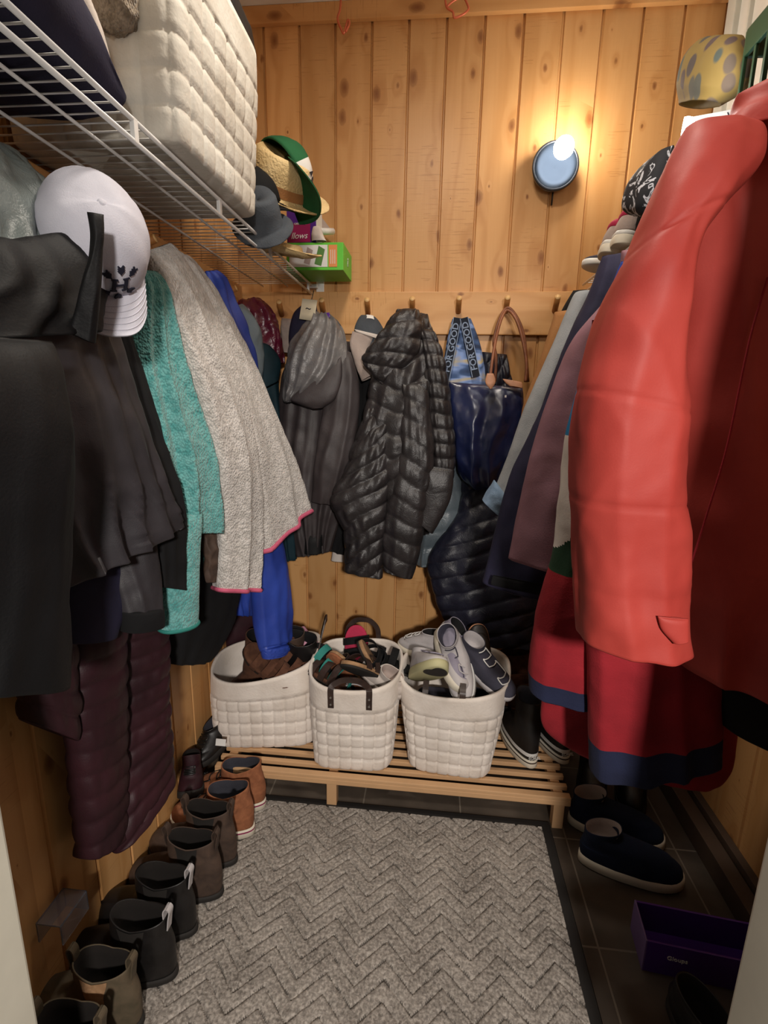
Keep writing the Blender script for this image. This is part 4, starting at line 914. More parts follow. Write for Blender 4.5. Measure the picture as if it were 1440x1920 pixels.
# ================================================================== SHOES
def shoe(name, label, loc, rot, L=.28, W=.10, H=.15, st=.022, kind='boot', up='suede_b', sole='sole_dark', lining='bootlining', group=None, ht=.34, ha=.62, yf=.01, shaft=.78,
         laces=None, gore=None, tabs=(), stripe=None, toecap=None, flare=0, dip=.0, tabmat=None, cat='shoe', heelpatch=None, mirror=1, sole2=None, fill=True):
    t = thing(name, label, cat, loc, rot, group)
    yb = -L/2
    def ol(y0, y1, hw, n=40, wide=.16, ex=.85):
        c = (y0+y1)/2; h_ = (y1-y0)/2; o = []
        for k in range(n):
            an = 2*PI*k/n; ca, sa = math.cos(an), math.sin(an)
            x = hw*math.copysign(abs(sa)**ex, sa)*(1+wide*ca)+mirror*.006*max(0, ca)*h_/.14
            o.append(Vector((x, c+h_*math.copysign(abs(ca)**.95, ca), 0)))
        return o
    n = 40
    def stack(slices, cap=True):
        vs, fs = [], []
        for (o, z) in slices:
            for p in o: vs.append((p.x, p.y, z+p.z))
        for j in range(len(slices)-1):
            for k in range(n): fs.append([j*n+k, j*n+(k+1) % n, (j+1)*n+(k+1) % n, (j+1)*n+k])
        if cap: fs.append(list(range(n))[::-1]); fs.append([(len(slices)-1)*n+k for k in range(n)])
        return vs, fs
    def toe_spring(o):
        for p in o:
            f = max(0, (p.y-L*.2)/(L*.3)); p.z = .010*f*f
        return o
    S1 = [(toe_spring(ol(yb+.004, L/2-.006, W/2-.004)), 0), (toe_spring(ol(yb, L/2, W/2)), .003), (toe_spring(ol(yb, L/2, W/2)), st*.6), (toe_spring(ol(yb+.001, L/2-.001, W/2-.001)), st), (toe_spring(ol(yb+.006, L/2-.006, W/2-.006)), st+.001)]
    vs, fs = stack(S1); mesh('sole', vs, fs, sole, t, local=True)
    if sole2:
        S2 = [(toe_spring(ol(yb-.0008, L/2+.0008, W/2+.0008)), st*.66), (toe_spring(ol(yb-.0008, L/2+.0008, W/2+.0008)), st*.82)]
        vs, fs = stack(S2, False); mesh('foxing_stripe', vs, fs, sole2, t, local=True)
    sl = []; nn = 26; tops = []
    low = kind != 'boot'
    for i in range(nn+1):
        s = i/nn; z = st+s*(H-st)
        if s < ht: q = s/ht; front = L/2-.004-.030*q**2.2
        elif s < ha: q = (s-ht)/(ha-ht); q = q*q*(3-2*q); front = (L/2-.034)*(1-q)+yf*q
        else: front = yf+flare*(s-ha)
        hb = yb+.004-.006*math.sin(PI*min(1, s*1.4))+.010*s-(flare*.3*(s-.7) if s > .7 else 0)
        wq = 1-(1-shaft)*min(1, s/ha)**1.3
        hw = (W/2-.003)*wq*(1+.05*math.sin(PI*min(1, s*2)))
        o = ol(hb, front, hw, wide=.16*(1-min(1, s/ha)))
        for p in o:
            p.z = dip*s*((p.y-hb)/(front-hb)-.5)
            if not low: p.z -= .012*s**3*(1-abs((p.y-(hb+front)/2)/((front-hb)/2)))
            dd = .0025*noise.noise(Vector((p.x*22+loc[0]*5, p.y*22+loc[1]*7, z*26)))
            p.x *= 1+dd/max(.01, abs(hw)); p.y += dd
        if s < ht: toe_spring(o)
        sl.append((o, z)); tops.append((o, z))
    oT, zT = sl[-1]; cy = sum((p.y for p in oT))/n
    def scl(o, k_, dz): return [Vector((p.x*k_, cy+(p.y-cy)*k_, p.z*k_+dz)) for p in o]
    up_s = sl+[(scl(oT, .985, .0025), zT), (scl(oT, .94, .001), zT)]
    vs, fs = stack(up_s, False); nb = len(vs); fs.append(list(range(n))[::-1]); um = mesh('upper', vs, fs, up, t, local=True)
    li = [(scl(oT, .955, .0015), zT), (scl(oT, .88, -.004), zT), (scl(oT, .82, -.02), zT), (scl(oT, .78, 0), zT-(H-st)*.45), (scl(oT, .6, 0), zT-(H-st)*.6)]
    vs, fs = stack(li, False); fs.append([4*n+k for k in range(n)]); mesh('lining', vs, fs, lining, t, local=True)
    if gore:
        for sx in (-1, 1):
            vs, fs = [], []; cols = 7
            idx = [(9+d) if sx > 0 else (31+d) for d in range(-3, 4)]
            rws = [j for j in range(int(nn*.42), nn+1)]
            for j in rws:
                o, z = sl[j]; w_ = .35+.65*(j-rws[0])/(rws[-1]-rws[0])
                for d in range(-3, 4):
                    f = (10 if sx > 0 else 30)+d*w_; k0 = int(math.floor(f)); p = o[k0 % n].lerp(o[(k0+1) % n], f-k0)
                    vs.append((p.x+sx*.0016, p.y, z+p.z))
            for j in range(len(rws)-1):
                for d in range(6): a = j*7+d; fs.append([a, a+1, a+8, a+7])
            mesh('elastic_panel', vs, fs, gore, t, local=True)
    for tb in tabs:
        y = (oT[0].y if tb == 'front' else oT[20].y); sg = 1 if tb == 'front' else -1; z = zT+(oT[0].z if tb == 'front' else oT[20].z)
        pts = cr([Vector((-.0, y+sg*.002, z-.03)), Vector((0, y+sg*.006, z)), Vector((0, y+sg*.010, z+.022)), Vector((0, y+sg*.002, z+.030)), Vector((0, y-sg*.005, z+.018)), Vector((0, y-sg*.004, z-.01))], 4)
        vs, fs = band_vf(pts, (0, sg, 0), .009, .0013); mesh('pull_tab', vs, fs, tabmat or up, t, False, local=True)
    if laces:
        vs, fs = [], []
        c0 = int(nn*ht*1.25); c1 = int(nn*min(.97, ha*1.0)) if not low else int(nn*.82)
        if low: c0 = int(nn*.46)
        js = [int(c0+(c1-c0)*k/4) for k in range(5)]
        pts = []
        for q, j in enumerate(js):
            o, z = sl[j]; ds = (-3, -2, 0, 2, 3) if q % 2 == 0 else (3, 2, 0, -2, -3)
            for d in ds: p = o[d % n]; pts.append(Vector((p.x, p.y+.004, z+p.z+.004)))
        vs, fs = tube_vf(cr(pts, 3), .0020, 6)
        mesh('laces', vs, fs, laces, t, local=True)
    if stripe:
        vs, fs = [], []
        for k in range(n+1):
            o, z = sl[2]; p = o[k % n]; q = o[k % n]; c_ = Vector((0, 0, 0))
            vs.append((p.x*1.03, p.y*1.012, z+p.z-.002)); o2, z2 = sl[4]; p = o2[k % n]; vs.append((p.x*1.03, p.y*1.012, z2+p.z-.003))
        for k in range(n): fs.append([2*k, 2*k+2, 2*k+3, 2*k+1])
        mesh('rand_stripe', vs, fs, stripe, t, local=True)
    if heelpatch:
        vs, fs = [], []; rws = range(1, int(nn*.55))
        for j in rws:
            o, z = sl[j]
            for k in range(15, 26): p = o[k]; vs.append((p.x*1.025, p.y-.0016, z+p.z))
        for j in range(len(list(rws))-1):
            for k in range(10): a = j*11+k; fs.append([a, a+1, a+12, a+11])
        mesh('heel_counter', vs, fs, heelpatch, t, local=True)
    if toecap:
        vs, fs = [], []; rws = range(0, int(nn*ht)+1); ks = [k % n for k in range(-9, 10)]
        for j in rws:
            o, z = sl[j]
            for k in ks: p = o[k]; vs.append((p.x*1.03, p.y+.0016, z+p.z))
        for j in range(len(list(rws))-1):
            for k in range(len(ks)-1): a = j*len(ks)+k; fs.append([a, a+1, a+len(ks)+1, a+len(ks)])
        mesh('toe_cap', vs, fs, toecap, t, local=True)
    return t
D = math.radians
def sandal(label, loc, rot, foot='cork', strap='brown_leather', W=.092, L=.25, kind=2, sole='sole_dark', th=.022):
    t = thing('sandal', label, 'sandal', loc, rot)
    n = 36
    def ring(z, e=0):
        o = []
        for k in range(n):
            a = 2*PI*k/n; ca, sa = math.cos(a), math.sin(a)
            o.append(((W/2-e)*math.copysign(abs(sa)**.85, sa)*(1+.16*ca)*(1-.18*math.exp(-((ca+.15)/.3)**2)), (L/2-e)*ca, z))
        return o
    def stk(rs):
        vs = sum(rs, []); fs = [[j*n+k, j*n+(k+1) % n, (j+1)*n+(k+1) % n, (j+1)*n+k] for j in range(len(rs)-1) for k in range(n)]
        fs.append(list(range(n))[::-1]); fs.append([(len(rs)-1)*n+k for k in range(n)]); return vs, fs
    vs, fs = stk([ring(0, .003), ring(.002), ring(th*.4)]); mesh('sole', vs, fs, sole, t, local=True)
    vs, fs = stk([ring(th*.4), ring(th*.9), ring(th, .003), ring(th-.003, .012)]); mesh('footbed', vs, fs, foot, t, local=True)
    for q in range(kind):
        y = L*(.22-.20*q); w_ = W/2*(1.05 if q == 0 else .98); hh = .045+.012*q
        pts = [Vector((w_*math.cos(a), y+.006*math.cos(a), th*.6+hh*math.sin(a))) for a in [PI*k/12 for k in range(13)]]
        vs, fs = band_vf(pts, [(math.cos(a), 0, math.sin(a)) for a in [PI*k/12 for k in range(13)]], .013, .0016); mesh('strap', vs, fs, strap, t, False, local=True)
    if kind >= 3:
        pts = [Vector((W*.42*math.cos(a), -L*.36-.035*math.sin(a)*.6, th+.03+.01*math.sin(a))) for a in [PI*k/12 for k in range(13)]]
        vs, fs = band_vf(pts, (0, -1, .2), .008, .0015); mesh('heel_strap', vs, fs, strap, t, False, local=True)
    return t

# ---- row of footwear along the left wall, heels to the room
R90 = D(90)
def row(Y, **k):
    k['L'] = k.get('L', .25)*1.06; k['W'] *= 1.0; k['H'] *= 1.10; L = k['L']; Y = {1.475: 1.392, 1.345: 1.286, 1.225: 1.182, 1.105: 1.080, .985: .978, .870: .876, .765: .775, .650: .674}[Y]; xh = k.pop('xh', -.545)+.045; ang = k.pop('ang', 0); z = k.pop('z', .012)
    return shoe(loc=(xh-L/2, Y, z), rot=(0, 0, R90+ang), **k)
row(1.475, name='ankle_boot', label='rust suede sneaker boot farthest back, touching the left felt basket', xh=-.560, L=.26, H=.145, W=.10, st=.030, up='suede_o', sole='sole_white', sole2='magenta', lining='linechar', laces='blackplastic', heelpatch='suede_o', ha=.7, shaft=.86, dip=-.02, stripe=None, cat='boot')
row(1.345, name='ankle_boot', label='rust suede sneaker boot with red sole line at the back left corner of the mat', xh=-.560, L=.26, H=.145, W=.10, st=.030, up='suede_o', sole='sole_white', sole2='magenta', lining='linechar', laces='blackplastic', ha=.7, shaft=.86, dip=-.02, cat='boot')
row(1.225, name='chelsea_boot', label='brown pull-on boot just in front of the rust sneaker boots', xh=-.575, L=.26, H=.165, W=.094, st=.018, up='suede_d', gore='sole_dark', tabs=('back', 'front'), ha=.55, shaft=.80, cat='boot')
row(1.105, name='chelsea_boot', label='brown pull-on boot next to the black chelsea boots', xh=-.575, L=.26, H=.165, W=.094, st=.018, up='suede_d', gore='sole_dark', tabs=('back', 'front'), ha=.55, shaft=.80, cat='boot')
row(.985, name='chelsea_boot', label='black ankle boot with striped pull loop, the one beside the brown pull-on boots', xh=-.60, L=.27, H=.155, W=.098, st=.018, up='black_l', gore='sole_dark', tabs=('back',), tabmat='sneakgrey', ha=.55, shaft=.8, cat='boot')
row(.870, name='chelsea_boot', label='black ankle boot with striped pull loop, the one beside the sand leather boots', xh=-.60, L=.27, H=.155, W=.098, st=.018, up='black_l', gore='sole_dark', tabs=('back',), tabmat='sneakgrey', ha=.55, shaft=.8, cat='boot')
row(.745, name='chelsea_boot', label='sand leather ankle boot in front of the black ankle boots', xh=-.635, L=.24, H=.150, W=.096, st=.018, up='suede_t', gore='cork', tabs=('back', 'front'), ha=.55, shaft=.8, cat='boot', xh_=0) if False else row(.765, name='chelsea_boot', label='sand leather ankle boot in front of the black ankle boots', xh=-.625, L=.25, H=.150, W=.096, st=.018, up='suede_t', gore='cork', tabs=('back', 'front'), ha=.55, shaft=.8, cat='boot')
row(.650, name='chelsea_boot', label='sand leather ankle boot nearest the left door jamb', xh=-.625, L=.25, H=.150, W=.096, st=.018, up='suede_t', gore='cork', tabs=('back', 'front'), ha=.55, shaft=.8, cat='boot')
shoe('walking_shoe', 'dark shoe with a small white label behind the rust sneaker boots', (-.735, 1.52, .12), (D(-12), D(10), D(160)), L=.22, H=.09, W=.085, up='black_l', kind='low', laces='blackplastic', lining='linechar', ha=.9, yf=.02)
box('size_label', tuple(P(414, 1392, Y=1.44)), (.035, .002, .022), 'white_th', None, Matrix.Rotation(-.4, 3, 'X'), 0)
o = bpy.data.objects['size_label']; tag(o, 'small white paper label on the dark shoe behind the rust boots', 'label')
shoe('walking_boot', 'dark reddish boot behind the brown pull-on boots against the left wall', (-.745, 1.34, .09), (D(15), 0, D(200)), L=.12, H=.12, W=.08, up='plum', laces='blackplastic', cat='boot')
# clear plastic box corner by the left jamb
t = thing('plastic_box', 'clear plastic shoebox edge peeking past the left door jamb', 'box', (-.757, .80, .275))
bm = bmesh.new(); bm_box(bm, (0, 0, 0), (.07, .10, .005), None, .002); bm_box(bm, (.034, 0, -.03), (.004, .10, .06), None, .001); bm_box(bm, (0, .049, -.03), (.07, .004, .06), None, .001); bm_box(bm, (-.033, 0, -.03), (.004, .10, .06), None, .001)
from_bm('shell', bm, 'clear', t); t.scale = (.8, .8, .8)
# ---- right floor
shoe('slip_on_shoe', 'nearer navy knit slip-on shoe with white sole on the tiles at right', (.622, 1.30, .001), (0, 0, D(-101)), L=.285, H=.128, W=.105, st=.030, kind='low', up='navyknit', sole='sole_white', lining='lininggrey', ht=.40, ha=.80, yf=-.045, shaft=.74, dip=.025, flare=.06, tabs=(), stripe=None)
shoe('slip_on_shoe', 'farther navy knit slip-on shoe with white sole beside the bench end', (.625, 1.435, .001), (0, 0, D(-104)), L=.285, H=.128, W=.105, st=.030, kind='low', up='navyknit', sole='sole_white', lining='lininggrey', ht=.40, ha=.80, yf=-.045, shaft=.74, dip=.025, flare=.06)
shoe('tall_boot', 'black tall boot standing behind the navy slip-on shoes', (.60, 1.60, .001), (0, 0, D(170)), L=.27, H=.30, W=.10, up='black_l', ht=.2, ha=.35, cat='boot')
shoe('tall_boot', 'black tall boot at the right end of the bench near the wall', (.74, 1.62, .001), (0, 0, D(165)), L=.27, H=.28, W=.10, up='black_l', ht=.2, ha=.35, cat='boot')
# carton lower right
t = thing('shoe_carton', 'deep purple shoe carton standing open on the floor at lower right', 'box', (.715, 1.09, 0), (0, 0, D(-6)))
bm = bmesh.new()
for c, s_ in (((0, -.03, .004), (.30, .10, .006)), ((0, -.08, .045), (.30, .005, .09)), ((0, .02, .045), (.30, .005, .09)), ((.148, -.03, .045), (.005, .10, .09))): bm_box(bm, c, s_, None, .001)
from_bm('carton', bm, 'purple', t)
bm = bmesh.new(); bm_box(bm, (-.151, -.03, .045), (.004, .105, .092), None, .001); MT['lav'] = plain('lavender carton edge', '#6B5486', .6); from_bm('end_flap', bm, 'lav', t)
text('carton_print', 'Gloups', .016, 'boxwhite', frame((-.08, -.0845, .055), (1, 0, 0), (0, 0, 1)), None)
o = bpy.data.objects['carton_print']
for v in o.data.vertices: pass
o.parent = t
shoe('walking_shoe', 'dark shoe lying in shadow on the tiles beside the right door jamb', (.64, .84, .001), (0, 0, D(200)), L=.27, H=.10, W=.10, up='black_l', kind='low', laces='blackplastic', ha=.9, yf=.02)

# ---- on the bench, right end
def duck(label, loc, rz):
    t = shoe('duck_boot', label, loc, (0, 0, rz), L=.25, H=.235, W=.098, st=.030, up='black_l', sole='sole_white', sole2='brown_leather', ht=.22, ha=.5, shaft=.82, stripe='boxwhite', cat='boot', lining='linechar')
    bm = bmesh.new(); text('maker_print', 'SOREL', .015, 'boxwhite', frame((0, -.1315, .047), (1, 0, 0), (0, 0, 1)), None)
    o = bpy.data.objects['maker_print'] if bpy.data.objects['maker_print'].parent is None else [x for x in bpy.data.objects if x.name.startswith('maker_print') and x.parent is None][0]
    o.parent = t; bm.free(); return t
duck('black rubber-footed winter boot next to the right felt basket', (.345, 1.655, .131), D(14))
duck('black rubber-footed winter boot farther right on the bench', (.462, 1.69, .131), D(14))
shoe('suede_shoe', 'brown suede moccasin, upper one behind the winter boots', (.43, 1.93, .26), (D(8), 0, D(-92)), L=.27, H=.105, W=.10, up='suede_b', sole='suede_b', st=.012, kind='low', lining='suede_b', ha=.9, yf=.0, ht=.4)
shoe('suede_shoe', 'brown suede moccasin, lower one behind the winter boots', (.44, 1.82, .20), (D(8), 0, D(-88)), L=.28, H=.11, W=.105, up='suede_b', sole='suede_b', st=.012, kind='low', lining='suede_b', ha=.9, yf=.0, ht=.4)

box('shoe_riser', (.43, 1.885, .165), (.30, .20, .065), 'blackplastic', None)
tag(bpy.data.objects['shoe_riser'], 'low black riser under the brown suede moccasins on the bench', 'stand')

# ---- sneakers in the right basket
def at(px, py, z): return tuple(P(px, py, Z=z))
rsh = shoe('running_shoe', 'pale running shoe with its black and lime sole showing over the right basket rim', at(800, 1268, .485), (D(38), D(-18), D(194)), L=.25, H=.095, W=.092, kind='low', up='sneakgrey', sole='lime', st=.026, lining='blackmat', laces='sneaklil', ha=.84, yf=-.035, toecap='sneakgrey', heelpatch='sneaklil')
vs, fs = [], []
for z in (-.0012, .0):
    for k in range(28):
        a = 2*PI*k/28; q = 1-.32*math.exp(-((math.sin(a*1.0-.9))/.35)**2)*(math.cos(a-.9) > 0)
        vs.append((.036*math.sin(a)*q+.004, .078+.042*math.cos(a)*q, z+.010*max(0, (.078+.042*math.cos(a)*q-.05)/.075)**2-.0006))
for k in range(28): fs.append([k, (k+1) % 28, 28+(k+1) % 28, 28+k])
fs.append(list(range(28))[::-1]); fs.append([28+k for k in range(28)])
mesh('tread_patch', vs, fs, 'sole_dark', rsh, False, local=True)
o = shoe('running_shoe', 'white and lilac running shoe lying open in the middle of the right basket', at(838, 1240, .47), (D(-30), D(-24), D(212)), L=.26, H=.10, W=.092, kind='low', up='sneaklil', sole='sole_white', st=.028, lining='blackmat', laces='sneakgrey', ha=.84, yf=-.035, toecap='sneakgrey', heelpatch='sneakgrey')
shoe('running_shoe', 'pale grey running shoe leaning upright against the navy sneaker in the right basket', at(862, 1248, .46), (D(-46), D(22), D(176)), L=.27, H=.10, W=.095, kind='low', up='sneakgrey', sole='boxwhite', st=.03, lining='sneakdark', laces='sneakdark', ha=.84, yf=-.035, heelpatch='sneaklil')
shoe('running_shoe', 'slate navy trainer at the right rim of the right basket', at(905, 1262, .44), (D(-24), D(10), D(228)), L=.26, H=.10, W=.095, kind='low', up='sneakdark', sole='sneakgrey', st=.022, lining='sneakgrey', laces='boxwhite', ha=.84, yf=-.035, toecap='sneakdark')
shoe('running_shoe', 'pale trainer with thin laces at the back left of the right basket', at(800, 1226, .43), (D(-8), 0, D(60)), L=.25, H=.09, W=.09, kind='low', up='sneakgrey', sole='sole_white', st=.024, lining='blackmat', laces='boxwhite', ha=.92)
shoe('clog', 'tan leather clog standing heel-up at the back of the right basket', at(895, 1222, .46), (D(62), 0, D(10)), L=.20, H=.08, W=.088, kind='low', up='black_l', sole='tanpatch', st=.014, lining='tanpatch', ha=.9, cat='clog')
shoe('running_shoe', 'dark trainer buried at the bottom of the right basket', (.10, 1.66, .25), (D(10), 0, D(80)), L=.27, H=.10, W=.095, kind='low', up='sneakdark', sole='sole_dark', lining='blackmat')
# ---- sandals in the middle basket
sandal('tan cork sandal uppermost in the middle basket', at(688, 1268, .42), (D(38), D(18), D(150)), kind=2, foot='cork')
sandal('cork sandal sole-up behind the uppermost one in the middle basket', at(690, 1240, .44), (D(60), D(-30), D(120)), kind=2, foot='cork', strap='blackmat')
sandal('small orange-brown sandal edge left in the middle basket', at(648, 1268, .40), (D(70), D(40), D(140)), kind=2, foot='cork', sole='suede_o', L=.2)
sandal('green strapped sandal at the left of the middle basket', at(624, 1252, .40), (D(50), D(-50), D(20)), kind=3, foot='blackmat', strap='tealtrim', L=.23)
sandal('flip-flop with raspberry heel at the back of the middle basket', at(668, 1222, .41), (D(65), 0, D(10)), kind=2, foot='raspberry', strap='blackmat', L=.2)
sandal('black slide sandal at the right of the middle basket', at(735, 1252, .40), (D(12), D(14), D(80)), kind=2, foot='blackmat', strap='blackmat')
sandal('black slide sandal beneath the other at the right of the middle basket', at(726, 1262, .36), (D(4), D(-8), D(100)), kind=2, foot='blackmat', strap='blackmat')
shoe('canvas_shoe', 'small off-white canvas shoe in the middle basket', at(712, 1280, .38), (D(20), D(-10), D(60)), L=.19, H=.08, W=.08, kind='low', up='offwhite', sole='offwhite', lining='lininggrey', laces='boxwhite')
sandal('brown strappy sandal low front left in the middle basket', at(612, 1278, .38), (D(10), D(20), D(60)), kind=3, foot='suede_b', L=.22)
sandal('dark thong sandal lying flat low in the middle basket', at(672, 1292, .33), (0, 0, D(175)), kind=2, foot='sole_dark', strap='sneakgrey', L=.24)
sandal('pink webbing sandal low in the middle of the middle basket', at(700, 1268, .36), (D(40), D(60), D(160)), kind=3, foot='blackmat', strap='raspberry', L=.22)
# ---- boots and sandals in the left basket
for k, (x, y, z, rx, rz, m_) in enumerate([(-.675, 1.70, .20, 24, 95, 'suede_b'), (-.59, 1.74, .21, 24, 92, 'suede_d'), (-.52, 1.72, .20, 20, 85, 'black_l')]):
    shoe('tall_boot', ['tall chocolate boot shaft at the left of the left basket', 'tall taupe boot shaft in the middle of the left basket', 'tall black boot shaft beside the strappy sandals in the left basket'][k], (x, y, z), (D(rx*.4), D(-12), D(rz)), L=.20, H=.32, W=.10, up=m_, ht=.2, ha=.38, cat='boot', lining='blackmat', yf=.04, shaft=.95)
for k, (px, py, rx, ry, rz) in enumerate([(500, 1252, 60, -20, 70), (525, 1240, 64, -16, 66), (548, 1228, 60, -22, 60), (570, 1218, 40, -10, 50)]):
    sandal(['dark brown strappy sandal nearest the tall boots in the left basket', 'dark brown strappy sandal, second of the three leaning together in the left basket', 'dark brown strappy sandal, third of the three leaning together in the left basket', 'pink and mint webbing sandal on top at the right of the left basket'][k],
           at(px, py, .41), (D(rx*.8), D(ry), D(rz)), kind=3, foot='suede_b' if k < 3 else 'blackmat', strap='suede_b' if k < 3 else 'pinkstrap', L=.22)
t_ = bpy.data.objects['sandal']

# ================================================================== CAPS AND HATS
def cap(label, o, fwd, up, r=.092, mat='capwhite', brimmat=None, bl=.075, panel=None, hh=1.0, name='baseball_cap', brimw=.088):
    t = thing(name, label, 'cap', tuple(o))
    F = Vector(fwd).normalized(); U = Vector(up); U = (U-F*U.dot(F)).normalized(); Rt = F.cross(U)
    T = lambda x, y, z: Vector(o)+Rt*x+F*y+U*z
    vs, fs, mi = [], [], []; n = 48; m = 14
    for j in range(m+1):
        ph = PI/2*j/m
        for k in range(n):
            a = 2*PI*k/n
            rr = r*math.cos(ph)**.85; seam = .0018*(abs(math.sin(3*a)))**.35
            x = (rr*.90+seam)*math.cos(a+PI/2) if False else (rr*.90+seam)*math.sin(a); y = (rr*1.08+seam)*math.cos(a)
            z = r*hh*(math.sin(ph)**.9)*(1.0)+.004*noise.noise(Vector((x*20, y*20, j*.2)))
            if y > 0: z *= 1.04
            vs.append(T(x, y, z)); 
    for j in range(m):
        for k in range(n):
            fs.append([j*n+k, j*n+(k+1) % n, (j+1)*n+(k+1) % n, (j+1)*n+k]); mi.append(1 if panel and (k < 6 or k >= n-6) and j < 11 else 0)
    b = len(vs)
    for j in range(m+1):   # inside
        ph = PI/2*j/m
        for k in range(n):
            a = 2*PI*k/n; rr = (r-.003)*math.cos(ph)**.85; vs.append(T(rr*.90*math.sin(a), rr*1.08*math.cos(a), (r-.003)*hh*math.sin(ph)**.9))
    for j in range(m):
        for k in range(n): fs.append([b+j*n+k, b+(j+1)*n+k, b+(j+1)*n+(k+1) % n, b+j*n+(k+1) % n]); mi.append(0)
    for k in range(n): fs.append([k, b+k, b+(k+1) % n, (k+1) % n]); mi.append(0)
    mesh('crown', vs, fs, [mat, panel or mat], t, True, mi)
    vs, fs = [], []; nu, nv_ = 20, 9
    for sgn in (0, 1):
        for j in range(nv_+1):
            for i in range(nu+1):
                u = -1+2*i/nu; a = u*1.02
                x0, y0 = r*.90*math.sin(a), r*1.08*math.cos(a); q = j/nv_
                x1 = brimw*.92*u; y1 = r*.8+bl*(1-abs(u)**2.6*.75)+.02
                x = x0*(1-q)+x1*q; y = y0*(1-q)+y1*q; z = -.022*(u*u)*(.4+.6*q)-.010*q-(0 if sgn else .0035)
                vs.append(T(x, y, z+.003))
    w_ = nu+1; B0 = w_*(nv_+1)
    for s_ in (0, 1):
        for j in range(nv_):
            for i in range(nu): a = s_*B0+j*w_+i; fs.append([a, a+1, a+w_+1, a+w_] if s_ else [a, a+w_, a+w_+1, a+1])
    for i in range(nu): a = nv_*w_+i; fs.append([a, a+1, B0+a+1, B0+a])
    for j in range(nv_):
        for i in (0, nu): a = j*w_+i; fs.append([a, a+w_, B0+a+w_, B0+a])
    br = mesh('brim', vs, fs, brimmat or mat, t)
    vs, fs = lathe([(0, .004), (.004, .004), (.007, .001), (.007, 0)], 14, frame(T(0, 0, r*hh+.001), Rt, F)); mesh('button', vs, fs, mat, t)
    # stitched brim rows
    for q in (.25, .4, .55, .7, .85):
        pts = []
        for i in range(nu+1):
            u = -1+2*i/nu; a = u*1.02; x0, y0 = r*.90*math.sin(a), r*1.08*math.cos(a); x1 = brimw*.92*u; y1 = r*.8+bl*(1-abs(u)**2.6*.75)+.02
            pts.append(T(x0*(1-q)+x1*q, y0*(1-q)+y1*q, .0034-.022*(u*u)*(.4+.6*q)-.010*q))
        vs, fs = tube_vf(pts, .0007, 5); mesh('stitching', vs, fs, brimmat or mat, br)
    return t, T
co = P(175, 450, Y=.84)
wc, T = cap('white baseball cap with dark embroidered letter hanging over the rain jacket', co, (.30, -.14, -.94), (.66, -.68, .30), r=.088, bl=.066, hh=1.08, brimw=.066)
# embroidered H with sprigs on the front panels
def on_crown(x, z, r=.088, hh=1.08):
    """front-panel point at sideways x, height z"""
    zz = z/(r*hh*1.04); ph = math.asin(min(1, zz**(1/.9))); rr = r*math.cos(ph)**.85
    sx = max(-1, min(1, x/(rr*.90+1e-6))); return T(x, (rr*1.08+.003)*math.sqrt(1-sx*sx), z)
def patch_bar(pts, wd, name='letter'):
    P3 = [on_crown(*p) for p in pts]; nr = [(p-Vector(co)).normalized() for p in P3]
    vs, fs = band_vf(P3, nr, wd, .0012); mesh(name, vs, fs, 'ink', wc, False)
cx0 = -.010
for dx in (-.009, .009):
    patch_bar([(cx0+dx, .024), (cx0+dx, .034), (cx0+dx, .046)], .0026)
    for z in (.024, .046): patch_bar([(cx0+dx-.005, z), (cx0+dx+.005, z)], .0010)
patch_bar([(cx0-.009, .035), (cx0+.009, .035)], .0012)
for a in range(0, 360, 45):
    if a in (0, 180): continue
    ca, sa = math.cos(math.radians(a)), math.sin(math.radians(a))
    b0_ = (cx0+.017*ca*1.15, .035+.017*sa*1.15); b1 = (cx0+.032*ca, .035+.029*sa)
    patch_bar([b0_, b1], .0010, 'sprig')
    for f in (.2, .5, .8):
        mx, mz = b0_[0]+(b1[0]-b0_[0])*f, b0_[1]+(b1[1]-b0_[1])*f
        for s_ in (-1, 1): patch_bar([(mx, mz), (mx+.004*ca-s_*.0045*sa, mz+.004*sa+s_*.0045*ca)], .0013, 'sprig')

def brimhat(name, label, o, up, fwd, r=.085, h=.10, bw=.06, mat='straw', band=None, cat='hat', curl=.012, dent=.015):
    t = thing(name, label, cat, tuple(o)); Mx = frame(o, fwd, Vector(up).cross(Vector(fwd)))
    if (Mx.to_3x3() @ Vector((0, 0, 1))).dot(Vector(up)) < 0: Mx = Mx @ Matrix.Rotation(PI, 4, 'X')
    prof = [(r+bw, curl*1.0), (r+bw+.002, curl+.002), (r+bw, curl+.004), (r+bw*.5, .006), (r+.004, .003), (r, .008), (r*.97, h*.5), (r*.90, h*.9), (r*.78, h), (r*.45, h-dent*.4), (0, h-dent)]
    vs, fs = [], []; n = 56
    for i, (rr, z) in enumerate(prof):
        for k in range(n):
            a = 2*PI*k/n; wv = (.006*math.sin(2*a) if i < 4 else 0)
            vs.append(Mx @ Vector((rr*1.08*math.cos(a), rr*.95*math.sin(a), z+wv+.003*noise.noise(Vector((rr*30*math.cos(a), rr*30*math.sin(a), i))))))
    for i in range(len(prof)-1):
        for k in range(n): fs.append([i*n+k, i*n+(k+1) % n, (i+1)*n+(k+1) % n, (i+1)*n+k])
    ob = mesh('hat_body', vs, fs, mat, t)
    so = ob.modifiers.new('solid', 'SOLIDIFY'); so.thickness = .003
    if band:
        vs, fs = [], []
        for rr, z in ((r+.002, .009), (r*.985+.002, .034)):
            for k in range(n): a = 2*PI*k/n; vs.append(Mx @ Vector((rr*1.08*math.cos(a), rr*.95*math.sin(a), z)))
        for k in range(n): fs.append([k, (k+1) % n, n+(k+1) % n, n+k])
        mesh('hat_band', vs, fs, band, t)
    return t
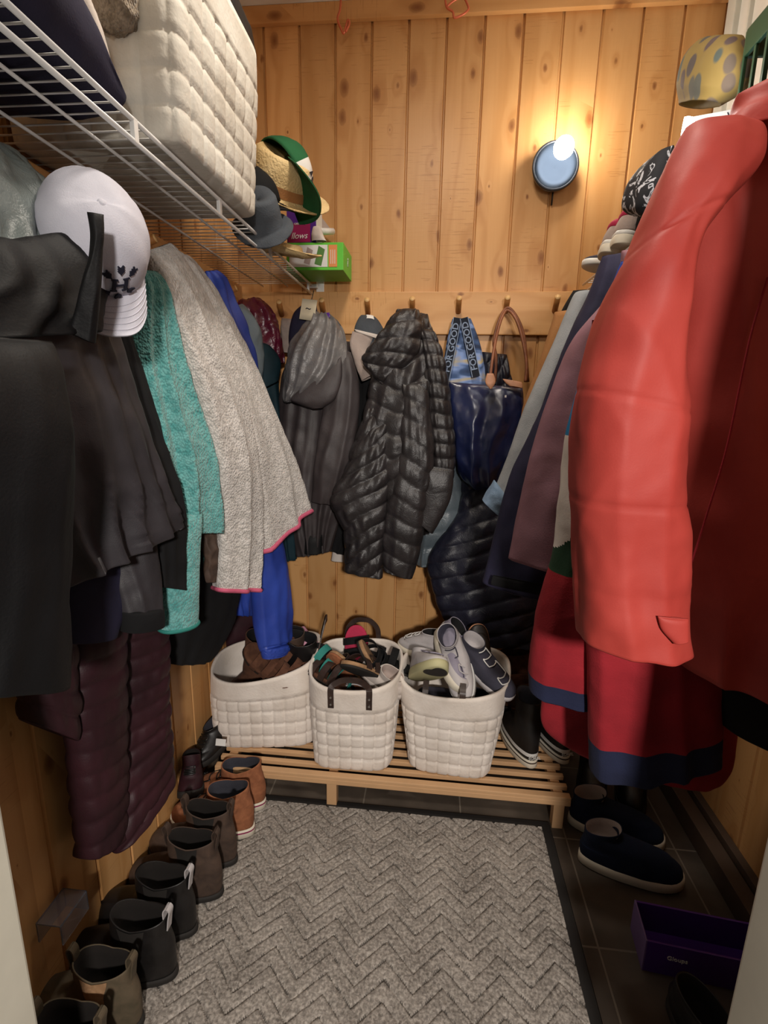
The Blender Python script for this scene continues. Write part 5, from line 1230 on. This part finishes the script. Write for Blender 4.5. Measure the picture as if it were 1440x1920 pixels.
brimhat('straw_hat', 'woven straw sun hat tilted on the shelf beneath the green cap', P(518, 360, Y=1.62), (-.45, -.12, .87), (.84, -.15, -.50), r=.088, h=.10, bw=.062, band='tan')
gc, T = cap('dark green cap with a white lettered front lying on the straw hat', P(526, 320, Y=1.60), (.74, -.28, -.60), (.26, .60, .72), r=.086, mat='capgreen', panel='boxwhite', bl=.095, hh=.95, brimw=.095)
text('cap_print', 'APL', .034, 'ink', frame(T(0, .088*1.08*.80+.006, .045), T(-1, 0, 0)-T(0, 0, 0), T(0, -.5, 1)-T(0, 0, 0)), gc)
brimhat('wool_hat', 'slate grey felt hat drooping over the shelf edge', P(492, 422, Y=1.48), (-.35, -.35, .80), (.72, -.40, -.48), r=.057, h=.080, bw=.026, mat='feltgrey', curl=-.010)
brimhat('straw_hat', 'flat straw hat brim poking over the shelf lip under the grey felt hat', P(535, 478, Y=1.62), (0, -.15, 1), (1, .1, -.15), r=.05, h=.03, bw=.05, mat='straw')
cap('black cap pushed in behind the grey felt hat on the shelf', P(478, 378, Y=1.56), (.5, -.6, -.3), (-.1, -.4, .9), r=.08, mat='blackmat', bl=.05)

# ---- cartons on the left shelf end
def carton(name, label, c, s, rz, mats, cat='box'):
    t = thing(name, label, cat, c, (0, 0, rz)); bm = bmesh.new(); bm_box(bm, (0, 0, s[2]/2), s, None, .0015); from_bm('carton', bm, mats, t); return t
g1 = P(555, 455, Y=1.84); g2 = P(640, 452, Y=1.84)
t = carton('product_box', 'white and lime green carton jutting over the shelf end', (-.44, 1.945, 1.787), (.20, .175, .088), D(0), 'boxgreen')
F0 = -.0885
bm = bmesh.new(); bm_box(bm, (-.022, F0, .045), (.135, .001, .070)); from_bm('white_panel', bm, 'boxwhite', t)
bm = bmesh.new(); bm_box(bm, (.064, F0, .045), (.030, .0012, .070)); from_bm('orange_panel', bm, 'boxorange', t)
for k in range(3):
    bm = bmesh.new(); bm_box(bm, (.057+.007*k, F0-.0008, .042), (.002, .0006, .045)); from_bm('print_line', bm, 'boxwhite', t)
for x, z, m_, s_ in ((-.055, .055, 'boxdkgreen', .018), (-.022, .045, 'lininggrey', .030), (.018, .045, 'boxdkgreen', .034)):
    vs = [(x-s_*.55, F0-.0012, z-s_*.75), (x+s_*.15, F0-.0012, z-s_*.95), (x+s_*.55, F0-.0012, z+s_*.6), (x-s_*.1, F0-.0012, z+s_*.95)]
    mesh('picture', vs, [[0, 1, 2, 3]], m_, t, False, local=True)
text('end_print', 'lime', .018, 'boxwhite', frame((.1012, 0, .045), (0, 0, 1), (0, -1, 0)), None); bpy.data.objects['end_print'].parent = t
t = carton('tissue_carton', 'purple and magenta carton standing on the green carton', (-.485, 1.90, 1.876), (.105, .07, .112), D(-4), 'purple')
bm = bmesh.new(); bm_box(bm, (-.008, -.0355, .032), (.080, .001, .060)); from_bm('magenta_panel', bm, 'magenta', t)
bm = bmesh.new(); bm_box(bm, (.0530, 0, .056), (.001, .066, .106)); from_bm('white_side', bm, 'boxwhite', t)
text('script_print', 'llows', .028, 'boxwhite', frame((-.008, -.0366, .022), (1, .0, 0), (0, 0, 1)), None, shear=.3); bpy.data.objects['script_print'].parent = t
text('small_print', 'ORIGINAL', .009, 'boxwhite', frame((-.004, -.0366, .060), (1, .0, 0), (0, 0, 1)), None); bpy.data.objects['small_print'].parent = t
tw = tube('paper_roll', [P(596, 434, Y=1.90), P(624, 434, Y=1.97)], .011, 'boxwhite', None, 16); tag(tw, 'small white roll lying beside the purple carton', 'roll')
t = thing('plastic_tray', 'smoky clear tray leaning behind the purple carton', 'tray', tuple(P(603, 412, Y=2.0)))
q = [P(588, 388, Y=2.0), P(622, 432, Y=2.03), P(590, 436, Y=1.99)]
vs = q+[p+Vector((0, .012, 0)) for p in q]; mesh('tray', vs, [[0, 1, 2], [5, 4, 3], [0, 3, 4, 1], [1, 4, 5, 2], [2, 5, 3, 0]], 'lininggrey', t, False)
cl_, _ = loft('white_cloth', [(588, 425, 1.86, 600, 424, 1.86, .01), (584, 440, 1.86, 608, 445, 1.86, .015), (584, 452, 1.86, 612, 452, 1.86, .012)], 'offwhite', None, wr=.004)
tag(cl_, 'crumpled white cloth on the green carton', 'cloth')

# ---- things near the camera on the left shelf
def blob_thing(name, label, cat, st, mat, **k):
    o, _ = loft(name, st, mat, None, **k); return tag(o, label, cat)
blob_thing('duffel_bag', 'navy duffel bag lying on the near end of the left shelf', 'bag',
           [((-.79, .56, 1.86), (-.50, .56, 1.84), .04), ((-.79, .66, 1.87), (-.49, .66, 1.86), .075), ((-.79, .78, 1.86), (-.50, .78, 1.85), .07), ((-.78, .895, 1.83), (-.52, .895, 1.82), .035)], 'navy', wr=.006, seed=90, world=True, bottom='flat')
blob_thing('cotton_cloth', 'cream cotton cloth bundled on top of the navy duffel bag', 'cloth',
           [((-.66, .70, 1.97), (-.56, .70, 1.96), .03), ((-.68, .78, 1.94), (-.535, .78, 1.93), .05), ((-.68, .85, 1.90), (-.53, .85, 1.89), .05), ((-.66, .90, 1.86), (-.54, .90, 1.84), .03)], 'offwhite', wr=.006, seed=91, world=True, bottom='flat', folds=[(1.5, .2, .3)], amp=.010)
brimhat('straw_boater', 'straw hat brim resting over the cream cloth at the top left', (-.60, .80, 2.005), (.1, -.1, 1), (1, 0, 0), r=.06, h=.05, bw=.03, mat='straw')
pp = P(212, 8, Y=.93)
vs, fs = [], []
for j in range(19):
    ph = PI*j/18
    for k in range(32):
        a = 2*PI*k/32; d = Vector((math.sin(ph)*math.cos(a), math.sin(ph)*math.sin(a), math.cos(ph)))
        vs.append(pp+d*(.040+.006*noise.noise(d*7)+.003*noise.noise(d*19)))
for j in range(18):
    for k in range(32): fs.append([j*32+k, j*32+(k+1) % 32, (j+1)*32+(k+1) % 32, (j+1)*32+k])
MT['pom'] = fleece('greige yarn', '#A89A88', '#857764')
o = mesh('pompom', vs, fs, 'pom', None, origin=tuple(pp)); tag(o, 'woolly greige pompom in front of the ivory basket on the shelf', 'pompom')
blob_thing('leather_bag', 'black leather bag slumped in the top of the ivory shelf basket', 'bag',
           [((-.72, 1.18, 2.22), (-.50, 1.18, 2.20), .05), ((-.73, 1.25, 2.20), (-.47, 1.25, 2.19), .08), ((-.73, 1.33, 2.17), (-.46, 1.33, 2.15), .07), ((-.70, 1.42, 2.12), (-.48, 1.42, 2.10), .04)], 'black_l', wr=.010, seed=92, world=True, bottom='flat')

# ================================================================== RIGHT SHELF
t = thing('plastic_crate', 'forest green slotted plastic crate on the near end of the right shelf', 'crate', (.70, .98, 1.787))
bm = bmesh.new(); cw, cdp, chh = .31, .36, .24
for sx in (-1, 1):
    bm_box(bm, (sx*cw/2, 0, chh-.02), (.008, cdp, .045), None, .002); bm_box(bm, (sx*cw/2, 0, .015), (.006, cdp, .03), None, .002)
for sy in (-1, 1):
    bm_box(bm, (0, sy*cdp/2, chh-.02), (cw, .008, .045), None, .002); bm_box(bm, (0, sy*cdp/2, .015), (cw, .006, .03), None, .002)
for k in range(11):
    y = -cdp/2+cdp*k/10
    for sx in (-1, 1): bm_box(bm, (sx*cw/2, y, chh/2), (.006, .007, chh), None, .001)
for k in range(9):
    x = -cw/2+cw*k/8
    for sy in (-1, 1): bm_box(bm, (x, sy*cdp/2, chh/2), (.007, .006, chh), None, .001)
bm_box(bm, (0, 0, .004), (cw, cdp, .006), None, .001)
from_bm('slotted_body', bm, 'crategreen', t)
blob_thing('folded_towel', 'dark green folded towel inside the slotted crate', 'towel',
           [((.58, .84, 1.90), (.82, .84, 1.90), .06), ((.57, .98, 1.90), (.83, .98, 1.90), .09), ((.58, 1.12, 1.90), (.82, 1.12, 1.90), .06)], 'dgreen', wr=.008, seed=93, world=True, bottom='flat')
t = thing('print_pouch', 'yellow pouch with painted petal print leaning by the crate', 'bag', (.62, 1.30, 1.93))
loft('pouch', [(1330, 70, 1.38, 1392, 66, 1.24, .02), (1300, 110, 1.42, 1396, 105, 1.20, .04), (1288, 160, 1.45, 1385, 160, 1.20, .045), (1284, 200, 1.47, 1345, 190, 1.24, .03)], 'petal', t, wr=.004, seed=94)
tube('zip', [P(1338, 88, Y=1.30), P(1318, 130, Y=1.34), P(1300, 162, Y=1.36), P(1288, 182, Y=1.38)], .003, 'blackplastic', t)
t = carton('game_box', 'white and blue carton under the petal print pouch', (.62, 1.32, 1.86), (.17, .16, .085), D(-20), 'boxwhite')
bm = bmesh.new(); bm_box(bm, (.01, -.0805, .036), (.13, .001, .055)); from_bm('blue_panel', bm, 'cyan', t)
text('box_print', 'WRINKLE', .016, 'navy', frame((.01, -.0812, .074), (1, 0, 0), (0, 0, 1)), None); bpy.data.objects['box_print'].parent = t
carton('shelf_carton', 'plain pale carton beneath the white and blue carton on the right shelf', (.63, 1.30, 1.787), (.20, .20, .070), D(-8), 'lininggrey')
o, _ = loft('patterned_hat', [(1225, 300, 1.50, 1262, 272, 1.42, .02), (1195, 345, 1.54, 1250, 330, 1.42, .04), (1186, 385, 1.56, 1235, 380, 1.44, .045), (1195, 402, 1.56, 1220, 402, 1.46, .02)], 'print', None, wr=.006, seed=95); tag(o, 'black and white patterned sun hat on the right shelf', 'hat')
# two boots standing heel-out
def plimsoll(label, px, py, Y, lean):
    p = P(px, py, Y=Y); t = shoe('high_top', label, (p.x+.11, p.y, 1.787), (0, 0, D(-90+lean)), L=.26, H=.125, W=.088, st=.034, up='lininggrey', sole='sole_white', lining='raspberry', laces='boxwhite', heelpatch='lininggrey', ha=.75, dip=-.02, cat='shoe'); return t
def heelout(label, px0, py0, px1, py1, Y, wd):
    """trainer stood on its heel, seen from behind: stacked white sole, blush upper, raspberry collar"""
    p0 = P(px0, py0, Y=Y); p1 = P(px1, py1, Y=Y); t = thing('high_top', label, 'shoe', tuple(p0))
    ax = (p1-p0); L_ = ax.length; Mx = frame(p0, Vector((1, 0, 0)), (0, 1, 0)); z = ax.normalized(); x = Vector((1, 0, 0)); x = (x-z*x.dot(z)).normalized(); y = z.cross(x)
    Mx = Matrix((x, y, z)).transposed().to_4x4(); Mx.translation = p0
    def seg(nm, z0, z1, r0_, r1_, mat, bul=0):
        n = 30; prof = [(0, z0)]+[(r0_+(r1_-r0_)*q+bul*math.sin(PI*q), z0+(z1-z0)*q) for q in (0, .1, .3, .5, .7, .9, 1)]+[(0, z1)]
        vs, fs = [], []
        for r_, zz in prof:
            for k in range(n): a = 2*PI*k/n; yy = r_*math.sin(a); vs.append(Mx @ Vector((r_*math.cos(a), yy*(2.6 if yy > 0 else 1), zz*L_)))
        for i in range(len(prof)-1):
            for k in range(n): fs.append([i*n+k, i*n+(k+1) % n, (i+1)*n+(k+1) % n, (i+1)*n+k])
        return mesh(nm, vs, fs, mat, t)
    seg('sole', 0, .24, wd*.94, wd, 'sole_white', .002); seg('midsole', .24, .36, wd*.97, wd*.95, 'boxwhite', .002); seg('upper', .36, .76, wd*.93, wd*.80, 'lininggrey', .003); seg('collar', .76, 1, wd*.80, wd*.55, 'raspberry', .006)
    return t
MT['lininggrey'].node_tree.nodes['Principled BSDF']
heelout('blush high-top with raspberry collar, left one of the pair on the right shelf', 1143, 478, 1163, 414, 1.70, .030)
heelout('blush high-top with raspberry collar, right one of the pair on the right shelf', 1168, 462, 1186, 392, 1.64, .031)
shoe('running_shoe', 'grey and white running shoe at the far end of the right shelf', (.585, 1.86, 1.787), (0, D(8), D(92)), L=.25, H=.07, W=.09, kind='low', up='sneakdark', sole='boxwhite', lining='blackmat', laces='boxwhite', st=.018)
blob_thing('black_bag', 'black bag slumped between the high-tops and the patterned hat', 'bag',
           [((.53, 1.50, 1.88), (.80, 1.50, 1.90), .03), ((.53, 1.58, 1.86), (.82, 1.58, 1.88), .06), ((.54, 1.66, 1.82), (.82, 1.66, 1.84), .04)], 'blackmat', wr=.006, seed=97, world=True, bottom='flat')
# ceiling light fitting
cl = thing('ceiling_lamp', 'round white ceiling lamp over the middle of the closet', 'lamp', (-.05, 1.0, 2.69))
vs, fs = lathe([(0, -.045), (.08, -.040), (.13, -.02), (.14, 0)], 40, Matrix.Translation((-.05, 1.0, 2.70))); mesh('shade', vs, fs, 'boxwhite', cl)
